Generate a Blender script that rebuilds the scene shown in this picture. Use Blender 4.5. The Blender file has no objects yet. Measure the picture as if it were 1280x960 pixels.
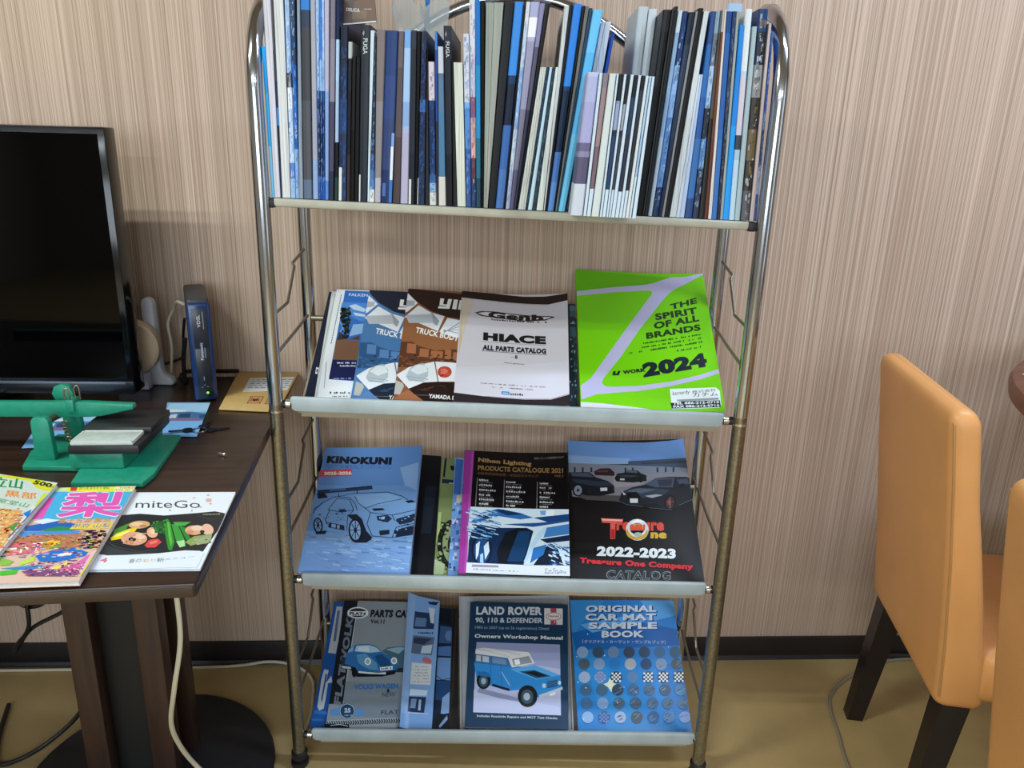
import bpy, bmesh, math, random
from math import pi, sin, cos, radians as rad
from mathutils import Vector, Matrix, Euler
from mathutils.geometry import tessellate_polygon

# ------------------------------------------------------------ camera, world, lights
SC = bpy.context.scene
COL = SC.collection
SC.view_settings.view_transform = 'Standard'
SC.view_settings.look = 'None'
SC.view_settings.gamma = 1.0
SC.view_settings.use_curve_mapping = False
SC.view_settings.exposure = 0.47
try:
    SC.cycles.use_denoising = True
    SC.cycles.max_bounces = 8
except Exception:
    pass
def make_camera():
    p, y, r = rad(17.27), rad(3.45), rad(1.63)
    fwd = Vector((sin(y)*cos(p), cos(y)*cos(p), -sin(p)))
    right = Vector((cos(y), -sin(y), 0))
    up = right.cross(fwd)
    R2 = right*cos(r) + up*sin(r)
    U2 = up*cos(r) - right*sin(r)
    m = Matrix((R2, U2, -fwd)).transposed().to_4x4()
    m.translation = Vector((0, -1.652, 1.2455))
    cd = bpy.data.cameras.new('camera'); cd.sensor_width = 36.0; cd.lens = 36.0*961/1280; cd.clip_start = .02
    o = bpy.data.objects.new('camera', cd); COL.objects.link(o); o.matrix_world = m
    SC.camera = o
make_camera()
W = bpy.data.worlds.new('daylight'); SC.world = W; W.use_nodes = True
W.node_tree.nodes['Background'].inputs[0].default_value = (.80, .88, 1.0, 1)
W.node_tree.nodes['Background'].inputs[1].default_value = 0.6
def area(name, loc, size, power, color, rot=(0, 0, 0)):
    l = bpy.data.lights.new(name, 'AREA'); l.shape = 'RECTANGLE'; l.size, l.size_y = size; l.energy = power; l.color = color
    o = bpy.data.objects.new(name, l); COL.objects.link(o); o.location = loc; o.rotation_euler = rot
    return o
# twin fluorescent tubes on the ceiling to the left, a second pair to the right, one row deeper in the room
area('ceiling_tube_light', (-1.55, -1.34, 2.45), (1.2, .05), 18, (.92, 1.0, .95))
area('ceiling_tube_light', (-1.55, -1.51, 2.45), (1.2, .05), 18, (.92, 1.0, .95))
area('ceiling_tube_light', (1.35, -.82, 2.45), (1.2, .10), 22, (.68, .81, 1.0))
area('ceiling_tube_light', (-1.2, -4.2, 2.45), (2.4, .10), 40, (.78, .91, 1.0))
area('ceiling_tube_light', (1.6, -4.2, 2.45), (2.4, .10), 34, (.78, .90, 1.0))
# added fill lights in place of daylight from unseen windows, right and behind
area('window_fill_light', (3.55, -2.4, 1.5), (2.2, 1.4), 9, (.78, .88, 1.0), (0, rad(90), 0))
area('window_fill_light', (-0.6, -6.3, 1.5), (4.0, 1.5), 85, (.75, .88, 1.0), (rad(90), 0, 0))

# ------------------------------------------------------------ helpers
def lin(h):
    return tuple(((c/12.92) if c <= .04045 else ((c+.055)/1.055)**2.4) for c in (int(h[i:i+2], 16)/255 for i in (0, 2, 4)))
def rgba(h): return (*lin(h), 1) if isinstance(h, str) else (*h, 1)
def mix(a, b, f): return tuple(x*(1-f)+y*f for x, y in zip(lin(a), lin(b)))
MATS = {}
def node_mat(name):
    m = bpy.data.materials.new(name); m.use_nodes = True
    nt = m.node_tree
    return m, nt, nt.nodes['Principled BSDF']
def mat(name, col='808080', rough=.5, metal=0, spec=.5, noise=0, nscale=40, bump=0, bscale=200, stretch=(1, 1, 1), coat=0, alpha=1, trans=0):
    if name in MATS: return MATS[name]
    m, nt, b = node_mat(name)
    b.inputs['Base Color'].default_value = rgba(col); b.inputs['Roughness'].default_value = rough
    b.inputs['Metallic'].default_value = metal; b.inputs['Specular IOR Level'].default_value = spec
    b.inputs['Coat Weight'].default_value = coat; b.inputs['Alpha'].default_value = alpha; b.inputs['Transmission Weight'].default_value = trans
    N = nt.nodes; Lk = nt.links
    if noise or bump:
        tc = N.new('ShaderNodeTexCoord'); mp = N.new('ShaderNodeMapping'); mp.inputs['Scale'].default_value = stretch
        Lk.new(tc.outputs['Object'], mp.inputs[0])
    if noise:
        nz = N.new('ShaderNodeTexNoise'); nz.inputs['Scale'].default_value = nscale; nz.inputs['Detail'].default_value = 4
        Lk.new(mp.outputs[0], nz.inputs['Vector'])
        cr = N.new('ShaderNodeValToRGB'); c = lin(col)
        cr.color_ramp.elements[0].position = .3; cr.color_ramp.elements[1].position = .7
        cr.color_ramp.elements[0].color = (*[k*(1-noise) for k in c], 1); cr.color_ramp.elements[1].color = (*[min(1, k*(1+noise)) for k in c], 1)
        Lk.new(nz.outputs['Fac'], cr.inputs[0]); Lk.new(cr.outputs[0], b.inputs['Base Color'])
    if bump:
        n2 = N.new('ShaderNodeTexNoise'); n2.inputs['Scale'].default_value = bscale; n2.inputs['Detail'].default_value = 2
        Lk.new(mp.outputs[0], n2.inputs['Vector'])
        bp = N.new('ShaderNodeBump'); bp.inputs['Strength'].default_value = bump; bp.inputs['Distance'].default_value = .002
        Lk.new(n2.outputs['Fac'], bp.inputs['Height']); Lk.new(bp.outputs[0], b.inputs['Normal'])
    MATS[name] = m
    return m
def print_mat(name, rough, spec=.5):
    # printed paper: its colours are the ink stored on the faces
    m, nt, b = node_mat(name)
    a = nt.nodes.new('ShaderNodeAttribute'); a.attribute_name = 'ink'
    nt.links.new(a.outputs['Color'], b.inputs['Base Color'])
    b.inputs['Roughness'].default_value = rough; b.inputs['Specular IOR Level'].default_value = spec
    MATS[name] = m
    return m
GLOSS = print_mat('printed_gloss_paper', .34, .45)
SATIN = print_mat('printed_satin_paper', .42, .28)

class MB:
    """collects shapes and links them as ONE mesh object"""
    def __init__(s): s.v = []; s.f = []; s.m = []; s.c = []; s.s = []
    def add(s, verts, faces, mi=0, col=None, smooth=False, M=None):
        o = len(s.v)
        for v in verts:
            v = Vector(v); s.v.append(M @ v if M else v)
        for f in faces:
            s.f.append([i+o for i in f]); s.m.append(mi); s.c.append(col); s.s.append(smooth)
        return s
    def box(s, lo, hi, mi=0, col=None, bev=0, M=None, seg=2):
        lo = Vector(lo); hi = Vector(hi)
        bm = bmesh.new(); bmesh.ops.create_cube(bm, size=1)
        for v in bm.verts: v.co = Vector(((v.co[i]+.5)*(hi[i]-lo[i])+lo[i] for i in range(3)))
        if bev: bmesh.ops.bevel(bm, geom=bm.edges[:], offset=bev, segments=seg, profile=.5, affect='EDGES')
        return s.frombm(bm, mi, col, M, bool(bev))
    def frombm(s, bm, mi=0, col=None, M=None, smooth=False):
        bm.verts.index_update()
        s.add([v.co.copy() for v in bm.verts], [[v.index for v in f.verts] for f in bm.faces], mi, col, smooth, M)
        bm.free(); return s
    def tube(s, path, r, seg=12, mi=0, col=None, smooth_path=0, caps=True, radii=None):
        P = [Vector(p) for p in path]
        if smooth_path: P = catmull(P, smooth_path)
        n = len(P); prev = None; rings = []
        for i, p in enumerate(P):
            t = (P[min(i+1, n-1)]-P[max(i-1, 0)]).normalized()
            if prev is None:
                a = Vector((0, 0, 1)) if abs(t.z) < .9 else Vector((1, 0, 0)); x = t.cross(a).normalized()
            else:
                x = (prev-t*prev.dot(t)).normalized()
            prev = x; y = t.cross(x); rr = radii[i] if radii else r
            rings.append([p+(x*cos(2*pi*k/seg)+y*sin(2*pi*k/seg))*rr for k in range(seg)])
        V = [v for rg in rings for v in rg]; F = []
        for i in range(n-1):
            for k in range(seg): F.append([i*seg+k, i*seg+(k+1) % seg, (i+1)*seg+(k+1) % seg, (i+1)*seg+k])
        if caps: F.append(list(range(seg))[::-1]); F.append([(n-1)*seg+k for k in range(seg)])
        return s.add(V, F, mi, col, True)
    def lathe(s, prof, seg=32, mi=0, M=None, col=None):
        V = []; F = []
        for (r, z) in prof:
            for k in range(seg): V.append((r*cos(2*pi*k/seg), r*sin(2*pi*k/seg), z))
        n = len(prof)
        for i in range(n-1):
            for k in range(seg): F.append([i*seg+k, i*seg+(k+1) % seg, (i+1)*seg+(k+1) % seg, (i+1)*seg+k])
        F.append([k for k in range(seg)][::-1]); F.append([(n-1)*seg+k for k in range(seg)])
        return s.add(V, F, mi, col, True, M)
    def prism(s, poly, z0, z1, mi=0, bev=0, M=None, col=None):
        bm = bmesh.new()
        lo = [bm.verts.new((x, y, z0)) for x, y in poly]; hi = [bm.verts.new((x, y, z1)) for x, y in poly]
        n = len(poly); bm.faces.new(lo[::-1]); bm.faces.new(hi)
        for i in range(n): bm.faces.new((lo[i], lo[(i+1) % n], hi[(i+1) % n], hi[i]))
        bmesh.ops.recalc_face_normals(bm, faces=bm.faces[:])
        if bev: bmesh.ops.bevel(bm, geom=bm.edges[:], offset=bev, segments=2, profile=.5, affect='EDGES')
        return s.frombm(bm, mi, col, M, bool(bev))
    def build(s, name, mats, parent=None, autosmooth=True):
        me = bpy.data.meshes.new(name); me.from_pydata(s.v, [], s.f)
        for m in (mats if isinstance(mats, (list, tuple)) else [mats]): me.materials.append(m)
        me.polygons.foreach_set('material_index', s.m)
        me.polygons.foreach_set('use_smooth', s.s)
        if any(c is not None for c in s.c):
            a = me.color_attributes.new('ink', 'FLOAT_COLOR', 'CORNER'); buf = []
            for f, c in zip(s.f, s.c): buf += list(rgba(c or '808080'))*len(f)
            a.data.foreach_set('color', buf)
        me.update()
        if any(s.s) and autosmooth:
            try: me.set_sharp_from_angle(angle=rad(38))
            except Exception: pass
        o = bpy.data.objects.new(name, me); COL.objects.link(o)
        if parent: o.parent = parent
        return o
def catmull(P, n):
    out = []; Q = [P[0]*2-P[1]]+P+[P[-1]*2-P[-2]]
    for i in range(1, len(Q)-2):
        a, b, c, d = Q[i-1:i+3]
        for k in range(n):
            t = k/n; out.append(.5*((2*b)+(c-a)*t+(2*a-5*b+4*c-d)*t*t+(3*b-3*c+d-a)*t**3))
    out.append(P[-1]); return out
def thing(name, label, cat, loc=(0, 0, 0), rot=(0, 0, 0), group=None):
    o = bpy.data.objects.new(name, None); COL.objects.link(o); o.empty_display_size = .05
    o.location = loc; o.rotation_euler = rot
    o['label'] = label; o['category'] = cat
    if group: o['group'] = group
    return o
def tag(o, label, cat, group=None):
    o['label'] = label; o['category'] = cat
    if group: o['group'] = group
    return o
def struct(o, label=None):
    o['kind'] = 'structure'
    if label: o['label'] = label; 
    return o

# ------------------------------------------------------------ the room
def wall_mat():
    m, nt, b = node_mat('striped_wall_laminate'); N = nt.nodes; Lk = nt.links
    tc = N.new('ShaderNodeTexCoord')
    def stripes(sx, sz, det, lo, hi, c0, c1):
        mp = N.new('ShaderNodeMapping'); mp.inputs['Scale'].default_value = (sx, 1, sz)
        Lk.new(tc.outputs['Object'], mp.inputs[0])
        nz = N.new('ShaderNodeTexNoise'); nz.inputs['Scale'].default_value = 1; nz.inputs['Detail'].default_value = det; nz.inputs['Roughness'].default_value = .6
        Lk.new(mp.outputs[0], nz.inputs['Vector'])
        cr = N.new('ShaderNodeValToRGB'); e = cr.color_ramp.elements
        e[0].position = lo; e[1].position = hi; e[0].color = rgba(c0); e[1].color = rgba(c1)
        Lk.new(nz.outputs['Fac'], cr.inputs[0]); return nz, cr
    n1, a = stripes(260, .30, 4, .34, .66, 'a8927f', 'd1b9a7')
    n2, c = stripes(620, .6, 2, .38, .62, '303030', 'd8d8d8')
    n3, d = stripes(210, .22, 2, .60, .68, '000000', 'ffffff')
    mx = N.new('ShaderNodeMixRGB'); mx.blend_type = 'SOFT_LIGHT'; mx.inputs[0].default_value = .45
    Lk.new(a.outputs[0], mx.inputs[1]); Lk.new(c.outputs[0], mx.inputs[2])
    m2 = N.new('ShaderNodeMixRGB'); m2.blend_type = 'MIX'; m2.inputs[2].default_value = rgba('8f7566')
    ml = N.new('ShaderNodeMath'); ml.operation = 'MULTIPLY'; ml.inputs[1].default_value = .30
    Lk.new(d.outputs[0], ml.inputs[0]); Lk.new(ml.outputs[0], m2.inputs[0]); Lk.new(mx.outputs[0], m2.inputs[1])
    Lk.new(m2.outputs[0], b.inputs['Base Color']); b.inputs['Roughness'].default_value = .55; b.inputs['Specular IOR Level'].default_value = .3
    bp = N.new('ShaderNodeBump'); bp.inputs['Strength'].default_value = .25; bp.inputs['Distance'].default_value = .001
    Lk.new(n2.outputs['Fac'], bp.inputs['Height']); Lk.new(bp.outputs[0], b.inputs['Normal'])
    return m
WALL = wall_mat()
PLAIN = mat('cream_plaster', 'a89f92', .8, noise=.03, nscale=6)
FLOOR = mat('ochre_vinyl_floor', 'b29a69', .42, noise=.08, nscale=9, bump=.12, bscale=260)
BASE = mat('black_vinyl_skirting', '1a1517', .45)
def slab(name, lo, hi, m):
    return struct(MB().box(lo, hi).build(name, m))
slab('wall_back', (-4, 0, 0), (3.6, .12, 2.5), WALL)
slab('wall_left', (-4.12, -6.4, 0), (-4, .12, 2.5), PLAIN)
slab('wall_right', (3.6, -6.4, 0), (3.72, .12, 2.5), PLAIN)
slab('wall_front', (-4, -6.52, 0), (3.6, -6.4, 2.5), PLAIN)
slab('floor', (-4.12, -6.52, -.1), (3.72, .12, 0), FLOOR)
slab('ceiling', (-4.12, -6.52, 2.5), (3.72, .12, 2.6), PLAIN)
bb = MB().box((-4, -.008, 0), (3.6, 0, .062), bev=.002)
bb.prism([(-.014, 0), (-.008, .010), (-.008, 0)], -4, 3.6, M=Matrix(((0, 0, 1, 0), (1, 0, 0, 0), (0, 1, 0, 0), (0, 0, 0, 1))))
struct(bb.build('baseboard_back', BASE))

# ------------------------------------------------------------ magazine rack
RX, RY, RZ = .0722, -.361, rad(-3.5)
RACK_M = Matrix.Translation((RX, RY, 0)) @ Matrix.Rotation(RZ, 4, 'Z')
CHROME = mat('worn_chrome', 'b2b6be', .15, 1, noise=.10, nscale=30, stretch=(1, 1, .2))
BRASSY = mat('tarnished_chrome', '8f8a7c', .30, .95, noise=.22, nscale=220)
WIRE = mat('dull_steel_wire', '8d8577', .35, .8)
PLATE = mat('off_white_enamel', 'a4b0b4', .42, noise=.10, nscale=22)
PLATE_D = mat('beige_enamel', 'a39a86', .5, noise=.08, nscale=20)
RUBBER = mat('black_rubber', '121216', .5)
def make_rack():
    r = thing('magazine_rack', 'four-tier chrome tube magazine rack with off-white shelves against the striped wall', 'magazine rack', (RX, RY, 0), (0, 0, RZ))
    PU = .4135
    for s in (-1, 1):
        arc = [(s*PU, 0, .795), (s*PU, 0, 1.0), (s*PU, 0, 1.2), (s*PU, 0, 1.32)]
        for k in range(1, 12):
            t = pi*k/12; arc.append((s*(PU+.0025*k/12), .1275-.1275*cos(t), 1.32+.15*sin(t)))
        arc += [(s*.416, .255, 1.32), (s*.416, .255, 1.0), (s*.416, .255, .6), (s*.416, .255, .03)]
        MB().tube(arc, .0125, 16).build('side_frame', CHROME, r)
        MB().tube([(s*PU, 0, .028), (s*PU, 0, .4), (s*PU, 0, .795)], .0125, 16).build('lower_post', BRASSY, r)
        MB().tube([(s*PU, 0, .780), (s*PU, 0, .7835)], .0138, 16).build('joint_ring', mat('nickel_ring', 'd8d4c4', .2, 1), r)
        for w, u in ((0, PU), (.255, .416)):
            M = Matrix.Translation((s*u, w, 0))
            MB().lathe([(.016, 0), (.018, .004), (.018, .012), (.010, .014), (.010, .020), (.016, .021), (.0165, .034), (.013, .036)], 16, M=M).build('foot', RUBBER, r)
        for z0 in (.955, .595, .235):
            w_ = MB().tube([(s*.416, .250, z0+.082), (s*.4165, .160, z0+.066), (s*.412, .155, z0+.060), (s*.412, .106, z0+.008), (s*.412, .10, z0+.002), (s*.413, .006, z0-.004)], .0028, 8)
            w_.build('side_wire', WIRE, r)
            MB().tube([(s*.416, .252, z0-.052), (s*.412, .13, z0-.062), (s*.413, .004, z0-.076)], .0030, 8).build('side_bar', WIRE, r)
    pts = []
    for k in range(25):
        u = -.414+.828*k/24; pts.append((u, .243, 1.502-1.80*u*u))
    MB().tube(pts, .0105, 14).build('back_arch', CHROME, r)
    # flat top shelf
    def lip(u0, u1, zl, zr, h, d, w0, bev=.003, rc=.012):
        # front beam with rounded ends, sheared to the measured end heights
        sl = (zr-zl)/(u1-u0)
        poly = []
        for (cx, cz, a0) in ((u1-rc, -h+rc, -90), (u0+rc, -h+rc, 180)):
            for k in range(5):
                a = rad(a0+ (90*k/4 if a0 == -90 else 90*k/4)); poly.append((cx+rc*cos(a), cz+rc*sin(a)))
            if a0 == -90: poly += [(u1, -.003), (u1-.003, 0), (u0+.003, 0), (u0, -.003)]
        b = MB(); b.prism(poly, -w0-d, -w0, bev=bev, M=Matrix(((1, 0, 0, 0), (0, 0, -1, 0), (0, 1, 0, 0), (0, 0, 0, 1))))
        for v in b.v: v.z += zl+sl*(v.x-u0)
        return b
    def rounded(u0, u1, zl, zr, h, d, w0): return lip(u0, u1, zl, zr, h, d, w0)
    zl, zr = 1.1515, 1.135
    tb = lip(-.398, .392, zl, zr, .014, .245, 0, .003, .006)
    top = tb.build('top_shelf', mat('grey_beige_enamel', 'a8a596', .5, noise=.12, nscale=25), r)
    for s, u in ((-1, -.398), (1, .392)):
        z = zl if s < 0 else zr
        MB().box((u-.004 if s > 0 else u-.012, -.002, z-.016), (u+.010 if s > 0 else u+.004, .02, z-.0005), bev=.003).build('end_cap', RUBBER, top)
    for (u0, u1, z0, z1, th, zb) in ((-.389, .386, .8075, .800, 31, .772), (-.388, .390, .4515, .4552, 31, .419), (-.387, .402, .0872, .1038, 28, .063)):
        lb = lip(u0, u1, z0, z1, .0275, .009, 0)
        sl = (z1-z0)/(u1-u0)
        sh = MB()
        sh.box((u0+.008, 0, -.0035), (u1-.008, .268, -.0008), M=Matrix.Translation((0, .022, zb+.0)) @ Matrix.Rotation(rad(th), 4, 'X'))
        tray = sh.build('tray', PLATE_D, r)
        lb.build('front_lip', PLATE, tray)
        rb = MB().box((u0+.016, .010, -.040), (u1-.012, .016, -.020), bev=.002)
        for v in rb.v: v.z += z0+sl*(v.x-u0)
        rb.build('return_edge', PLATE_D, tray)
        zc = zb+.226*math.tan(rad(th))-.012
        MB().tube([(-.409, .248, zc), (.409, .248, zc)], .006, 10).build('back_rod', WIRE, tray)
        for s, u, z in ((-1, u0, z0), (1, u1, z1)):
            e = MB().tube([(u-.002*s, .006, z-.015), (s*.406, .004, z-.015)], .0075, 12)
            e.build('end_cap', RUBBER, tray)
            MB().tube([(u-.001*s, .006, z-.015), (u+.008*s, .006, z-.015)], .0085, 12).build('end_sleeve', mat('nickel_ring', 'd8d4c4', .2, 1), tray)
make_rack()

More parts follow.
